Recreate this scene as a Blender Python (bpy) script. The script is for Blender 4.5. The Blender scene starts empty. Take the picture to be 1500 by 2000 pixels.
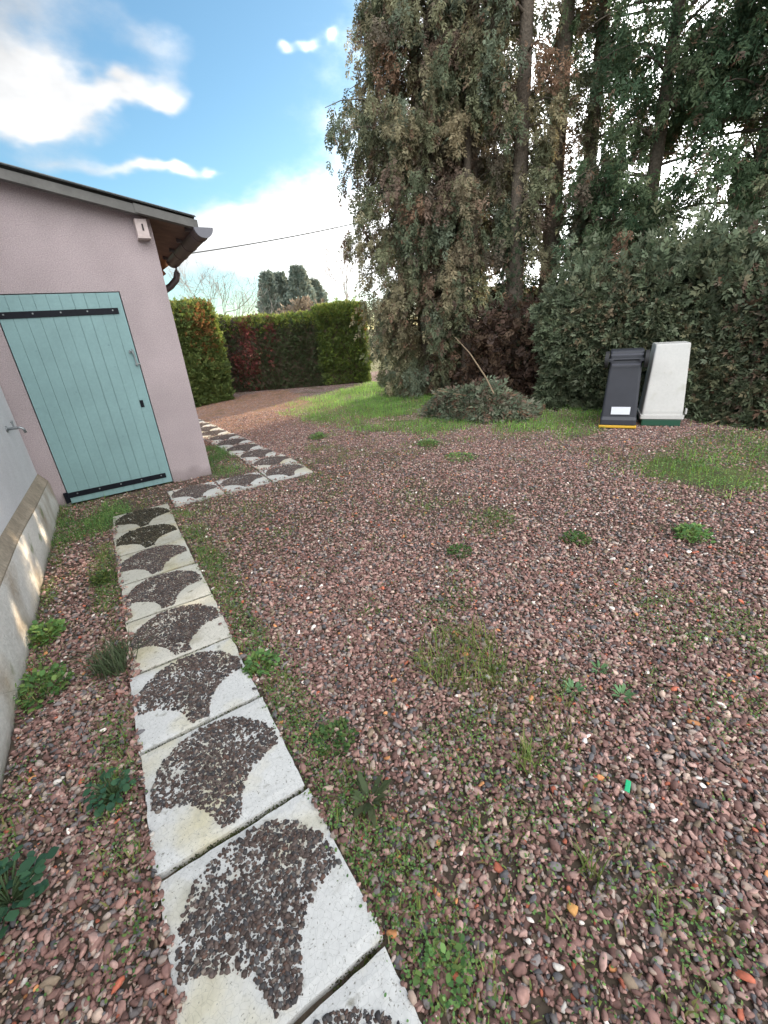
import bpy, bmesh, math
import numpy as np
from math import radians as rad
from mathutils import Vector, Matrix

C = bpy.context.scene
COL = C.collection

# ------------------------------------------------------------------ camera
cam_d = bpy.data.cameras.new('camera'); cam = bpy.data.objects.new('camera', cam_d); COL.objects.link(cam)
cam_d.sensor_fit = 'HORIZONTAL'; cam_d.sensor_width = 36.0; cam_d.lens = 831.0 / 1500.0 * 36.0
cam_d.clip_start = 0.05; cam_d.clip_end = 2000
RT = Vector((0.8379769, -0.54088705, -0.0723596)); UP = Vector((0.27175728, 0.29863454, 0.91485813)); FW = Vector((0.47322584, 0.78629423, -0.39723884))
M = Matrix(((RT.x, UP.x, -FW.x, 0), (RT.y, UP.y, -FW.y, 0), (RT.z, UP.z, -FW.z, 1.5), (0, 0, 0, 1)))
cam.matrix_world = M
C.camera = cam

# ------------------------------------------------------------------ light, exposure
C.view_settings.view_transform = 'Standard'; C.view_settings.look = 'None'
C.view_settings.exposure = 1.42; C.view_settings.gamma = 1.0
C.cycles.max_bounces = 8; C.cycles.transparent_max_bounces = 4
C.cycles.use_denoising = True
SUN_EL, SUN_AZ = 13.7, 66.5           # azimuth from +Y towards +X
sd = Vector((math.cos(rad(SUN_EL)) * math.sin(rad(SUN_AZ)), math.cos(rad(SUN_EL)) * math.cos(rad(SUN_AZ)), math.sin(rad(SUN_EL))))
sl = bpy.data.lights.new('sun', 'SUN'); sl.energy = 4.5; sl.angle = rad(0.55); sl.color = (1.0, 0.80, 0.56)
so = bpy.data.objects.new('sun', sl); COL.objects.link(so); so.rotation_euler = sd.to_track_quat('Z', 'Y').to_euler()

W = bpy.data.worlds.new('World'); C.world = W; W.use_nodes = True
nt = W.node_tree; N = nt.nodes; Lk = nt.links
bg = N['Background']; bg.inputs['Strength'].default_value = 0.1
sky = N.new('ShaderNodeTexSky'); sky.sky_type = 'NISHITA'; sky.sun_disc = False
sky.sun_elevation = rad(SUN_EL); sky.sun_rotation = rad(SUN_AZ); sky.altitude = 100; sky.air_density = 1.0; sky.dust_density = 0.6; sky.ozone_density = 2.5
def wmath(op, a, b=None, c=None, clamp=False):
    n = N.new('ShaderNodeMath'); n.operation = op; n.use_clamp = clamp
    for i, v in enumerate((a, b, c)):
        if v is None: continue
        if isinstance(v, (int, float)): n.inputs[i].default_value = v
        else: Lk.new(v, n.inputs[i])
    return n.outputs[0]
def wvec(op, a, b=None, out=0):
    n = N.new('ShaderNodeVectorMath'); n.operation = op
    for i, v in enumerate((a, b)):
        if v is None: continue
        if isinstance(v, (tuple, list, Vector)): n.inputs[i].default_value = v
        else: Lk.new(v, n.inputs[i])
    return n.outputs[out]
tc = N.new('ShaderNodeTexCoord'); D0 = tc.outputs['Generated']
def wnoise(vec, scale, detail, rough=0.55):
    n = N.new('ShaderNodeTexNoise'); n.inputs['Scale'].default_value = scale; n.inputs['Detail'].default_value = detail; n.inputs['Roughness'].default_value = rough
    Lk.new(vec, n.inputs['Vector']); return n
def wscale(v, s):
    n = N.new('ShaderNodeVectorMath'); n.operation = 'SCALE'; Lk.new(v, n.inputs[0]); n.inputs['Scale'].default_value = s; return n.outputs[0]
flat = wvec('MULTIPLY', D0, (1.0, 1.0, 1.9))
wrp = wnoise(flat, 5.0, 4)
D1 = wvec('ADD', D0, wscale(wvec('SUBTRACT', wrp.outputs['Color'], (0.5, 0.5, 0.5)), 0.13))
BLOBS = [((0.000, 0.938, 0.350), .085, .050, 1.25), ((0.060, 0.933, 0.352), .062, .040, .75), ((0.110, 0.93, 0.36), .05, .018, .70), ((0.165, 0.915, 0.372), .055, .015, .80), ((0.215, 0.908, 0.380), .032, .022, .70), ((0.03, 0.95, 0.318), .06, .016, .60),
         ((0.205, 0.890, 0.428), .060, .026, .44), ((0.02, 0.89, 0.44), .10, .05, .55),
         ((0.160, 0.948, 0.268), .045, .010, .62), ((0.215, 0.945, 0.268), .030, .012, .70), ((0.27, 0.938, 0.268), .016, .006, .52),
         ((0.375, 0.835, 0.418), .012, .007, .46), ((0.41, 0.82, 0.418), .018, .006, .40), ((0.46, 0.80, 0.425), .010, .006, .40), ((0.05, 0.97, 0.27), .11, .020, .42),
         ((0.45, 0.89, 0.165), .15, .075, .9), ((0.30, 0.945, 0.165), .12, .055, .70), ((0.10, 0.98, 0.15), .30, .04, .6),
         ((0.70, 0.69, 0.18), .22, .15, .8), ((0.86, 0.42, 0.26), .45, .26, 1.1), ((0.75, 0.62, 0.40), .22, .16, .7), ((-0.75, 0.05, 0.5), .45, .35, .7), ((-0.25, -0.75, 0.6), .8, .55, 1.2), ((0.55, -0.6, 0.5), .6, .45, 1.0), ((0.1, -0.2, 0.95), .45, .40, .75)]  # last blobs are unseen clouds added to light the yard softly
tot = None
for d, sx, sy, amp in BLOBS:
    d = Vector(d).normalized(); r = d.cross(Vector((0, 0, 1))).normalized(); u = r.cross(d)
    cx = N.new('ShaderNodeCombineXYZ')
    Lk.new(wvec('DOT_PRODUCT', D1, r / sx, out=1), cx.inputs[0]); Lk.new(wvec('DOT_PRODUCT', D1, u / sy, out=1), cx.inputs[1])
    Lk.new(wmath('SUBTRACT', wvec('DOT_PRODUCT', D1, d * 2, out=1), 2.0), cx.inputs[2])
    q = wvec('DOT_PRODUCT', cx.outputs[0], cx.outputs[0], out=1)
    g = wmath('MULTIPLY', wmath('POWER', 2.718, wmath('MULTIPLY', q, -1.0)), amp)
    tot = g if tot is None else wmath('ADD', tot, g)
fbm = wnoise(flat, 9.0, 9, 0.6)
fine = wmath('MULTIPLY', wmath('SUBTRACT', fbm.outputs[0], 0.5), 1.15)
cov = wmath('ADD', tot, wmath('MULTIPLY', fine, wmath('ADD', 0.25, wmath('MULTIPLY', tot, 0.9, clamp=True))))
mr = N.new('ShaderNodeMapRange'); mr.interpolation_type = 'SMOOTHSTEP'
mr.inputs['From Min'].default_value = 0.16; mr.inputs['From Max'].default_value = 0.88; Lk.new(cov, mr.inputs['Value'])
sep = N.new('ShaderNodeSeparateXYZ'); Lk.new(D0, sep.inputs[0])
sund = wmath('POWER', wmath('MAXIMUM', wvec('DOT_PRODUCT', D0, sd, out=1), 0.0), 7.0)
low = wnoise(flat, 4.0, 5)
# cloud brightness: thick cloud bright, brighter towards the sun
back = wmath('MAXIMUM', wvec('DOT_PRODUCT', D0, Vector((-0.45, -0.70, 0.55)), out=1), 0.0)   # unseen clouds behind the camera, brightened as added fill light
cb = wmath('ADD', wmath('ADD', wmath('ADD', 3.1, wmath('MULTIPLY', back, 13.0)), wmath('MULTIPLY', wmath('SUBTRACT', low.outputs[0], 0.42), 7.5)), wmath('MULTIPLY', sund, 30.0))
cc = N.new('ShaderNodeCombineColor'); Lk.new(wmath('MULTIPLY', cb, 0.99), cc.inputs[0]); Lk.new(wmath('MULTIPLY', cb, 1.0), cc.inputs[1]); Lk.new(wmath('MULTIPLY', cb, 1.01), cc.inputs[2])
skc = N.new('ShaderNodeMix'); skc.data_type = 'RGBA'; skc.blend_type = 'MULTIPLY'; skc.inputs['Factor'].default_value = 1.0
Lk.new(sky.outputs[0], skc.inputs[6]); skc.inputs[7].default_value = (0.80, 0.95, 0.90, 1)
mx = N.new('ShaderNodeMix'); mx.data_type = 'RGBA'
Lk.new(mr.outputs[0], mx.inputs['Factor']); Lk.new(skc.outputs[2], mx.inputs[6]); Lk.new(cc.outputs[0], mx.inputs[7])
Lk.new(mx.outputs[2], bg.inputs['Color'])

# ------------------------------------------------------------------ helpers
def tag(o, label=None, cat=None, group=None, kind=None):
    if label: o['label'] = label
    if cat: o['category'] = cat
    if group: o['group'] = group
    if kind: o['kind'] = kind
    return o
def thing(name, label, cat, loc=(0, 0, 0), rz=0.0, group=None):
    o = bpy.data.objects.new(name, None); COL.objects.link(o); o.location = loc; o.rotation_euler = (0, 0, rz); o.empty_display_size = 0.1
    return tag(o, label, cat, group)
def link(name, me, parent=None):
    o = bpy.data.objects.new(name, me); COL.objects.link(o)
    if parent: o.parent = parent
    return o
def npmesh(name, V, F, mat, col=None, smooth=False, parent=None):
    """V (n,3), F (m,k) constant k, col per-vertex (n,3)"""
    me = bpy.data.meshes.new(name); V = np.asarray(V, np.float32); F = np.asarray(F, np.int32); k = F.shape[1]
    me.vertices.add(len(V)); me.vertices.foreach_set('co', V.ravel())
    me.loops.add(F.size); me.loops.foreach_set('vertex_index', F.ravel())
    me.polygons.add(len(F)); me.polygons.foreach_set('loop_start', np.arange(len(F), dtype=np.int32) * k)
    if smooth: me.polygons.foreach_set('use_smooth', np.ones(len(F), bool))
    me.update(calc_edges=True)
    if col is not None:
        a = me.color_attributes.new('col', 'FLOAT_COLOR', 'POINT'); c4 = np.ones((len(V), 4), np.float32); c4[:, :3] = col
        a.data.foreach_set('color', c4.ravel())
    me.materials.append(mat)
    return link(name, me, parent)
class MB:
    def __init__(s): s.bm = bmesh.new()
    def box(s, c, d, rot=None, bev=0.0):
        m = Matrix.Translation(c)
        if rot is not None: m = m @ rot
        r = bmesh.ops.create_cube(s.bm, size=1.0, matrix=m @ Matrix.Diagonal((*d, 1)))
        if bev > 0:
            es = list({e for v in r['verts'] for e in v.link_edges})
            bmesh.ops.bevel(s.bm, geom=es, offset=bev, segments=2, affect='EDGES', profile=0.5)
        return s
    def quad(s, pts):
        s.bm.faces.new([s.bm.verts.new(p) for p in pts]); return s
    def prism(s, poly, y0, y1, ax='y'):
        """poly of (a,b) extruded along ax"""
        def P(a, b, t): return {'y': (a, t, b), 'x': (t, a, b), 'z': (a, b, t)}[ax]
        n = len(poly); A = [s.bm.verts.new(P(a, b, y0)) for a, b in poly]; B = [s.bm.verts.new(P(a, b, y1)) for a, b in poly]
        s.bm.faces.new(A); s.bm.faces.new(B[::-1])
        for i in range(n): s.bm.faces.new((A[i], B[i], B[(i + 1) % n], A[(i + 1) % n]))
        return s
    def tube(s, pts, r, seg=10, cap=True):
        pts = [Vector(p) for p in pts]; n = len(pts); rs = r if isinstance(r, (list, tuple)) else [r] * n
        rings = []; ref = Vector((0, 0, 1))
        for i, p in enumerate(pts):
            t = (pts[min(i + 1, n - 1)] - pts[max(i - 1, 0)]).normalized()
            a = t.cross(ref)
            if a.length < 1e-3: a = t.cross(Vector((1, 0, 0)))
            a.normalize(); b = t.cross(a)
            rings.append([s.bm.verts.new(p + (a * math.cos(k * 2 * math.pi / seg) + b * math.sin(k * 2 * math.pi / seg)) * rs[i]) for k in range(seg)])
        for i in range(n - 1):
            for k in range(seg): s.bm.faces.new((rings[i][k], rings[i][(k + 1) % seg], rings[i + 1][(k + 1) % seg], rings[i + 1][k]))
        if cap: s.bm.faces.new(rings[0]); s.bm.faces.new(rings[-1][::-1])
        return s
    def build(s, name, mat, parent=None, smooth=False):
        bmesh.ops.recalc_face_normals(s.bm, faces=s.bm.faces)
        me = bpy.data.meshes.new(name); s.bm.to_mesh(me); s.bm.free()
        if smooth:
            for p in me.polygons: p.use_smooth = True
        me.materials.append(mat)
        return link(name, me, parent)

def mat(name, color=(0.5, 0.5, 0.5), rough=0.7, attr=False, noise=None, bump=None, trans=0.0, metal=0.0, spec=0.5, stain=None):
    """noise=(scale, amount); bump=(scale, strength, dist); stain=(scale, colour, lo, hi)"""
    m = bpy.data.materials.new(name); m.use_nodes = True; t = m.node_tree; n = t.nodes; l = t.links
    b = n['Principled BSDF']; b.inputs['Roughness'].default_value = rough; b.inputs['Metallic'].default_value = metal; b.inputs['Specular IOR Level'].default_value = spec
    co = n.new('ShaderNodeTexCoord').outputs['Object']
    if attr:
        a = n.new('ShaderNodeAttribute'); a.attribute_name = 'col'; cur = a.outputs['Color']
    else:
        r = n.new('ShaderNodeRGB'); r.outputs[0].default_value = (*color, 1); cur = r.outputs[0]
    def nz(scale, detail=4):
        q = n.new('ShaderNodeTexNoise'); q.inputs['Scale'].default_value = scale; q.inputs['Detail'].default_value = detail; l.new(co, q.inputs['Vector']); return q.outputs[0]
    if stain:
        for sc, colr, lo, hi in (stain if isinstance(stain, list) else [stain]):
            mp = n.new('ShaderNodeMapRange'); mp.inputs[1].default_value = lo; mp.inputs[2].default_value = hi; l.new(nz(sc, 6), mp.inputs[0])
            x = n.new('ShaderNodeMix'); x.data_type = 'RGBA'; l.new(mp.outputs[0], x.inputs[0]); l.new(cur, x.inputs[6]); x.inputs[7].default_value = (*colr, 1); cur = x.outputs[2]
    if noise:
        for sc, am in (noise if isinstance(noise, list) else [noise]):
            mp = n.new('ShaderNodeMapRange'); mp.inputs[1].default_value = 0.25; mp.inputs[2].default_value = 0.75; mp.inputs[3].default_value = 1 - am; mp.inputs[4].default_value = 1 + am; l.new(nz(sc, 5), mp.inputs[0])
            x = n.new('ShaderNodeVectorMath'); x.operation = 'SCALE'; l.new(cur, x.inputs[0]); l.new(mp.outputs[0], x.inputs['Scale']); cur = x.outputs[0]
    l.new(cur, b.inputs['Base Color'])
    if bump:
        bp = n.new('ShaderNodeBump'); bp.inputs['Strength'].default_value = bump[1]; bp.inputs['Distance'].default_value = bump[2]; l.new(nz(bump[0], 6), bp.inputs['Height']); l.new(bp.outputs[0], b.inputs['Normal'])
    if trans > 0:
        tr = n.new('ShaderNodeBsdfTranslucent'); l.new(cur, tr.inputs['Color']); ms = n.new('ShaderNodeMixShader'); ms.inputs[0].default_value = trans
        l.new(b.outputs[0], ms.inputs[1]); l.new(tr.outputs[0], ms.inputs[2]); l.new(ms.outputs[0], n['Material Output'].inputs['Surface'])
    return m

M_leaf = mat('foliage', rough=0.65, attr=True, trans=0.28, spec=0.25)
M_grass = mat('grass_blades', rough=0.6, attr=True, trans=0.35, spec=0.25)
M_stone = mat('pebble_stone', rough=0.75, attr=True, noise=[(90, 0.22)], spec=0.3)
M_bark = mat('bark', (0.125, 0.098, 0.076), 0.9, noise=[(6, 0.35), (40, 0.3)], bump=(30, 0.9, 0.03))
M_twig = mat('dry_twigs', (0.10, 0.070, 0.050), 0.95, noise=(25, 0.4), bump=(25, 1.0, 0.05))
M_dry = mat('dry_wood', (0.22, 0.16, 0.10), 0.85, noise=(30, 0.25))
M_grey_twig = mat('bare_branches', (0.30, 0.26, 0.235), 0.9, noise=(8, 0.2))

R_ = np.random.RandomState
def unit(v): return v / np.maximum(np.linalg.norm(v, axis=-1, keepdims=True), 1e-9)

# ------------------------------------------------------------------ ground
def in_poly(P, poly):
    x, y = P[:, 0], P[:, 1]; r = np.zeros(len(P), bool); n = len(poly); j = n - 1
    for i in range(n):
        xi, yi = poly[i]; xj, yj = poly[j]
        r ^= ((yi > y) != (yj > y)) & (x < (xj - xi) * (y - yi) / (yj - yi + 1e-12) + xi); j = i
    return r
class Val:                                       # smooth value noise in the plane
    def __init__(s, seed): s.t = R_(seed).rand(64, 64)
    def one(s, X, Y):
        i = np.floor(X).astype(int); j = np.floor(Y).astype(int); fx = X - i; fy = Y - j; fx = fx * fx * (3 - 2 * fx); fy = fy * fy * (3 - 2 * fy)
        g = lambda a, b: s.t[a % 64, b % 64]
        return (g(i, j) * (1 - fx) + g(i + 1, j) * fx) * (1 - fy) + (g(i, j + 1) * (1 - fx) + g(i + 1, j + 1) * fx) * fy
    def __call__(s, X, Y, sc=1.0): return 0.6 * s.one(X * sc, Y * sc) + 0.27 * s.one(X * sc * 2.3 + 7, Y * sc * 2.3 + 3) + 0.13 * s.one(X * sc * 5.1 + 1, Y * sc * 5.1 + 9)
VN = Val(3); VN2 = Val(8)
Z_TREE = [(3.24, 9.18), (5.11, 10.96), (7.05, 11.56), (8.2, 9.5), (7.5, 5.0), (6.9, 3.8), (5.7, 3.51), (5.2, 3.26), (4.23, 4.66), (3.64, 4.88), (3.39, 6.24), (2.91, 7.28)]
Z_RIGHT = [(4.1, 2.15), (5.18, 2.52), (6.0, 2.6), (7.3, 2.1), (7.6, 0.2), (4.7, 0.4), (4.45, 1.2), (4.0, 1.8)]
Z_DOOR = [(-0.74, 5.42), (-0.1, 5.42), (-0.22, 4.9), (-0.29, 4.69), (-0.44, 4.38), (-0.62, 4.04), (-0.74, 4.02)]
Z_CORNER = [(0.84, 6.9), (1.28, 6.8), (1.27, 5.1), (0.9, 5.1), (0.82, 5.35)]
def near(P, poly, w):                            # soft inside test (jittered)
    return in_poly(P, poly)
STRAIGHT = [(-0.285, 0.225, 0.03 + 0.513 * i) for i in range(0, 9)]   # slabs of the straight run

gm = bpy.data.materials.new('gravel_ground'); gm.use_nodes = True
def build_ground_mat(m):
    t = m.node_tree; n = t.nodes; l = t.links; b = n['Principled BSDF']; b.inputs['Roughness'].default_value = 0.9; b.inputs['Specular IOR Level'].default_value = 0.2
    co = n.new('ShaderNodeTexCoord').outputs['Object']
    vo = n.new('ShaderNodeTexVoronoi'); vo.inputs['Scale'].default_value = 38; l.new(co, vo.inputs['Vector'])
    sp = n.new('ShaderNodeSeparateColor'); l.new(vo.outputs['Color'], sp.inputs[0])
    rp = n.new('ShaderNodeValToRGB'); rp.color_ramp.interpolation = 'CONSTANT'; e = rp.color_ramp.elements
    pal = [(0, (.10, .062, .055)), (.25, (.17, .10, .088)), (.5, (.23, .145, .125)), (.68, (.13, .115, .115)), (.80, (.30, .21, .18)), (.90, (.36, .33, .31)), (.97, (.32, .17, .09))]
    e[0].position = 0; e[0].color = (*pal[0][1], 1); e[1].position = pal[1][0]; e[1].color = (*pal[1][1], 1)
    for p, c in pal[2:]:
        q = e.new(p); q.color = (*c, 1)
    l.new(sp.outputs[0], rp.inputs[0])
    def nz(s, d=5):
        q = n.new('ShaderNodeTexNoise'); q.inputs['Scale'].default_value = s; q.inputs['Detail'].default_value = d; l.new(co, q.inputs['Vector']); return q.outputs[0]
    def mixc(f, a, c):
        x = n.new('ShaderNodeMix'); x.data_type = 'RGBA'; l.new(f, x.inputs[0]); l.new(a, x.inputs[6])
        if isinstance(c, tuple): x.inputs[7].default_value = (*c, 1)
        else: l.new(c, x.inputs[7])
        return x.outputs[2]
    def rng(v, lo, hi):
        mp = n.new('ShaderNodeMapRange'); mp.inputs[1].default_value = lo; mp.inputs[2].default_value = hi; l.new(v, mp.inputs[0]); return mp.outputs[0]
    a = n.new('ShaderNodeAttribute'); a.attribute_name = 'col'                  # red: green ground, green: fallen leaves with warm sunlight painted in
    s2 = n.new('ShaderNodeSeparateColor'); l.new(a.outputs['Color'], s2.inputs[0])
    cur = mixc(rng(nz(2.2), .52, .70), rp.outputs[0], (.085, .075, .042))      # soil and moss between the stones
    soil = n.new('ShaderNodeValToRGB'); soil.color_ramp.elements[0].color = (.06, .045, .036, 1); soil.color_ramp.elements[1].color = (.13, .10, .072, 1); l.new(nz(60), soil.inputs[0])
    cur = mixc(s2.outputs[2], cur, soil.outputs[0])
    sunlit_litter = n.new('ShaderNodeValToRGB'); sunlit_litter.color_ramp.elements[0].position = .35; sunlit_litter.color_ramp.elements[1].position = .68; sunlit_litter.color_ramp.elements[0].color = (.15, .075, .045, 1); sunlit_litter.color_ramp.elements[1].color = (.46, .24, .13, 1); l.new(nz(55), sunlit_litter.inputs[0])  # fallen leaves, with the orange of the sun patch painted into their colour
    f2 = n.new('ShaderNodeMath'); f2.operation = 'MULTIPLY'; f2.use_clamp = True; l.new(s2.outputs[1], f2.inputs[0]); l.new(rng(nz(14), .38, .55), f2.inputs[1])
    cur = mixc(f2.outputs[0], cur, sunlit_litter.outputs[0])
    gr = n.new('ShaderNodeValToRGB'); gr.color_ramp.elements[0].color = (.07, .095, .025, 1); gr.color_ramp.elements[1].color = (.15, .20, .05, 1); l.new(nz(25), gr.inputs[0])
    f3 = n.new('ShaderNodeMath'); f3.operation = 'MULTIPLY'; f3.use_clamp = True; l.new(s2.outputs[0], f3.inputs[0]); l.new(rng(nz(9), .30, .52), f3.inputs[1])
    cur = mixc(f3.outputs[0], cur, gr.outputs[0])
    l.new(cur, b.inputs['Base Color'])
    bp = n.new('ShaderNodeBump'); bp.invert = True; bp.inputs['Strength'].default_value = 0.9; bp.inputs['Distance'].default_value = 0.012; l.new(vo.outputs['Distance'], bp.inputs['Height']); l.new(bp.outputs[0], b.inputs['Normal'])
build_ground_mat(gm)
def make_ground():
    xs = np.unique(np.concatenate([np.linspace(-400, -4, 12), np.linspace(-4, 14, 121), np.linspace(14, 400, 12)])); ys = np.unique(np.concatenate([np.linspace(-400, -3, 12), np.linspace(-3, 18, 141), np.linspace(18, 600, 12)]))
    X, Y = np.meshgrid(xs, ys); P = np.stack([X.ravel(), Y.ravel()], 1); J = P + R_(4).normal(0, .12, P.shape)
    g = (in_poly(J, Z_TREE) * .9 + in_poly(J, Z_RIGHT) * .75 + in_poly(J, Z_DOOR) * .9 + in_poly(J, Z_CORNER) * .7)
    g = np.where((np.abs(P[:, 0]) > 14) | (P[:, 1] > 14.5), 0.9, g)
    lit = ((J[:, 1] > 6.6) & (J[:, 1] < 13) & (J[:, 0] > 0.8) & (J[:, 0] < 4.5)) * 0.7
    nx = len(xs); i = np.arange((len(ys) - 1) * (nx - 1)); a = (i // (nx - 1)) * nx + i % (nx - 1)
    V = np.stack([P[:, 0], P[:, 1], np.full(len(P), -0.012)], 1)
    o = npmesh('ground', V, np.stack([a, a + 1, a + 1 + nx, a + nx], 1), gm, col=np.stack([g * .8, lit, np.clip((7.5 - np.hypot(P[:, 0], P[:, 1])) / 2.5, 0, 1)], 1)); tag(o, kind='structure')
make_ground()

# ------------------------------------------------------------------ outbuilding
FY = 5.434
M_pink = mat('pink_roughcast', (0.46, 0.385, 0.395), 0.95, noise=[(2, 0.09), (110, 0.26)], bump=(150, 0.8, 0.015), stain=[(1.3, (0.395, 0.335, 0.34), .5, .75)], spec=0.1)
def base_dirt(m, colour, top):                    # rain-splashed dirt with a ragged upper edge
    t = m.node_tree; n = t.nodes; l = t.links; b = n['Principled BSDF']; src = b.inputs['Base Color'].links[0].from_socket
    tc_ = n.new('ShaderNodeTexCoord'); sx = n.new('ShaderNodeSeparateXYZ'); l.new(tc_.outputs['Object'], sx.inputs[0])
    q = n.new('ShaderNodeTexNoise'); q.inputs['Scale'].default_value = 5; q.inputs['Detail'].default_value = 8; l.new(tc_.outputs['Object'], q.inputs['Vector'])
    a_ = n.new('ShaderNodeMath'); a_.operation = 'MULTIPLY_ADD'; l.new(q.outputs[0], a_.inputs[0]); a_.inputs[1].default_value = top * 2.2; a_.inputs[2].default_value = -top * .55
    d_ = n.new('ShaderNodeMath'); d_.operation = 'SUBTRACT'; l.new(a_.outputs[0], d_.inputs[0]); l.new(sx.outputs[2], d_.inputs[1])
    mp = n.new('ShaderNodeMapRange'); mp.inputs[1].default_value = -.06; mp.inputs[2].default_value = .14; mp.inputs[4].default_value = .75; l.new(d_.outputs[0], mp.inputs[0])
    x = n.new('ShaderNodeMix'); x.data_type = 'RGBA'; l.new(mp.outputs[0], x.inputs[0]); l.new(src, x.inputs[6]); x.inputs[7].default_value = (*colour, 1); l.new(x.outputs[2], b.inputs['Base Color'])
base_dirt(M_pink, (.17, .14, .13), .13)
M_lilac = mat('lilac_white_render', (0.64, 0.64, 0.67), 0.95, noise=[(4, 0.08), (60, 0.10)], bump=(90, 0.35, 0.01), spec=0.1)
M_teal = mat('teal_paint', (0.215, 0.345, 0.350), 0.55, noise=[(2.5, 0.10), (50, 0.06)], bump=(60, 0.10, 0.004), stain=[(14, (0.09, 0.17, 0.18), .70, .78)], spec=0.35)
M_black = mat('black_iron', (0.006, 0.007, 0.012), 0.5, noise=(30, 0.3), spec=0.2)
M_dark = mat('dark_gap', (0.03, 0.028, 0.028), 0.9)
M_steel = mat('worn_steel', (0.28, 0.30, 0.31), 0.4, metal=0.7, noise=(60, 0.2))
M_roof = mat('roof_sheet', (0.13, 0.135, 0.13), 0.85, noise=[(5, 0.25), (40, 0.15)], bump=(40, 0.3, 0.01))
M_fascia = mat('grey_verge', (0.115, 0.112, 0.105), 0.8, noise=[(6, 0.2), (50, 0.1)])
M_soffit = mat('brown_soffit', (0.16, 0.095, 0.070), 0.8, noise=(8, 0.3))
M_pvc = mat('brown_gutter', (0.085, 0.060, 0.062), 0.5, noise=(12, 0.15))
M_cap = mat('grey_gutter_end', (0.13, 0.13, 0.15), 0.5)
M_rust = mat('rusty_metal', (0.36, 0.16, 0.075), 0.8, noise=[(20, 0.35)])
M_box = mat('pale_wood', (0.50, 0.42, 0.40), 0.8, noise=(25, 0.15))

ob = thing('outbuilding', 'pink roughcast outbuilding with a teal plank door and overhanging roof', 'outbuilding', (0, FY, 0))
BK = 7.55 - FY                                    # depth
RX0, RX1 = -3.2, 0.835                            # facade from behind the pale house to its free corner
def roofz(x): return 2.655 - 0.205 * (x - 0.835)  # underside of the roof
DX0, DX1, DZ = -0.632, 0.396, 2.02                # door opening
w = MB()
for xa, xb, za in ((RX0, DX0, -0.1), (DX0, DX1, DZ), (DX1, RX1, -0.1)):
    w.prism([(xa, za), (xb, za), (xb, roofz(xb) - 0.004), (xa, roofz(xa) - 0.004)], 0, 0.2)
w.prism([(RX1 - 0.2, -0.1), (RX1, -0.1), (RX1, roofz(RX1) - 0.004), (RX1 - 0.2, roofz(RX1) - 0.004)], 0.2, BK - 0.2)
w.prism([(RX0, -0.1), (RX1, -0.1), (RX1, roofz(RX1) - 0.004), (RX0, roofz(RX0) - 0.004)], BK - 0.2, BK)
wall = w.build('wall', M_pink, ob)
MB().box((-0.118, 0.21, 1.0), (1.1, 0.02, 2.1)).build('door_gap_shade', M_dark, ob)  # dark sheet standing in for the unlit interior behind the door gaps
# door: boards with grooves
bd = MB(); nb = 10; bw = (DX1 - DX0 - 0.018) / nb
for i in range(nb): bd.box((DX0 + 0.009 + bw * (i + .5), 0.004, 0.012 + (DZ - 0.02) / 2), (bw - (0.0032 if i == 6 else 0.0014), 0.03, DZ - 0.024), bev=0.0016)
bd.box((-0.118, 0.030, 1.0), (DX1 - DX0 - 0.03, 0.02, DZ - 0.04))
door = bd.build('door', M_teal, ob)
for z, x0, x1, tilt in ((1.845, -0.70, 0.338, 0.0), (0.105, -0.66, 0.335, 0.0)):
    h = MB(); h.box(((x0 + x1) / 2, -0.0155, z), (x1 - x0, 0.008, 0.056), bev=0.002)
    h.box((x0 + 0.02, -0.006, z - 0.02), (0.045, 0.03, 0.11), bev=0.004); h.tube([(x0 + 0.012, -0.03, z - 0.075), (x0 + 0.012, -0.03, z + 0.04)], 0.014, 8)
    hi = h.build('strap_hinge', M_black, ob)
    for k in range(5): MB().box((x0 + 0.12 + k * (x1 - x0 - 0.17) / 4, -0.021, z + 0.006), (0.013, 0.005, 0.013), bev=0.002).build('bolt', M_steel, hi)
la = MB(); la.box((0.362, -0.022, 1.40), (0.012, 0.022, 0.17), bev=0.003).box((0.345, -0.02, 1.455), (0.045, 0.012, 0.012)).box((0.375, -0.03, 1.335), (0.05, 0.012, 0.012)).tube([(0.33, -0.025, 1.47), (0.35, -0.045, 1.46), (0.36, -0.045, 1.42)], 0.006, 6)
la.build('latch', M_steel, door)
kh = MB(); kh.box((0.305, -0.0145, 0.93), (0.034, 0.006, 0.075), bev=0.002); kh.tube([(0.305, -0.018, 0.955), (0.305, -0.026, 0.955)], 0.011, 10)
kh.build('keyhole_plate', M_black, door)
# roof: corrugated sheet on rafters, low slope down to the free side
rv = []; EX = 1.235; NX = 60; y0r, y1r = -0.20, BK + 0.12; ncor = 80
ys_ = np.linspace(y0r, y1r, ncor); zc = 0.018 * np.sin(np.arange(ncor) * 2 * math.pi / 6.0)
xs_ = np.array([RX0, EX]); V = []; F = []
for k, off in enumerate((0.075, 0.067)):
    for x in xs_:
        for y, q in zip(ys_, zc): V.append((x, y, roofz(x) + off + q))
for k in range(ncor - 1):
    F.append((k, k + 1, ncor + k + 1, ncor + k)); F.append((2 * ncor + k, 3 * ncor + k, 3 * ncor + k + 1, 2 * ncor + k + 1))
    F.append((ncor + k, ncor + k + 1, 3 * ncor + k + 1, 3 * ncor + k)); F.append((k, 2 * ncor + k, 2 * ncor + k + 1, k + 1))
F += [(0, ncor, 3 * ncor, 2 * ncor), (ncor - 1, 3 * ncor - 1, 4 * ncor - 1 + 0, 2 * ncor - 1)] if False else []
roof = npmesh('roof', V, F, M_roof, parent=ob)
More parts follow.
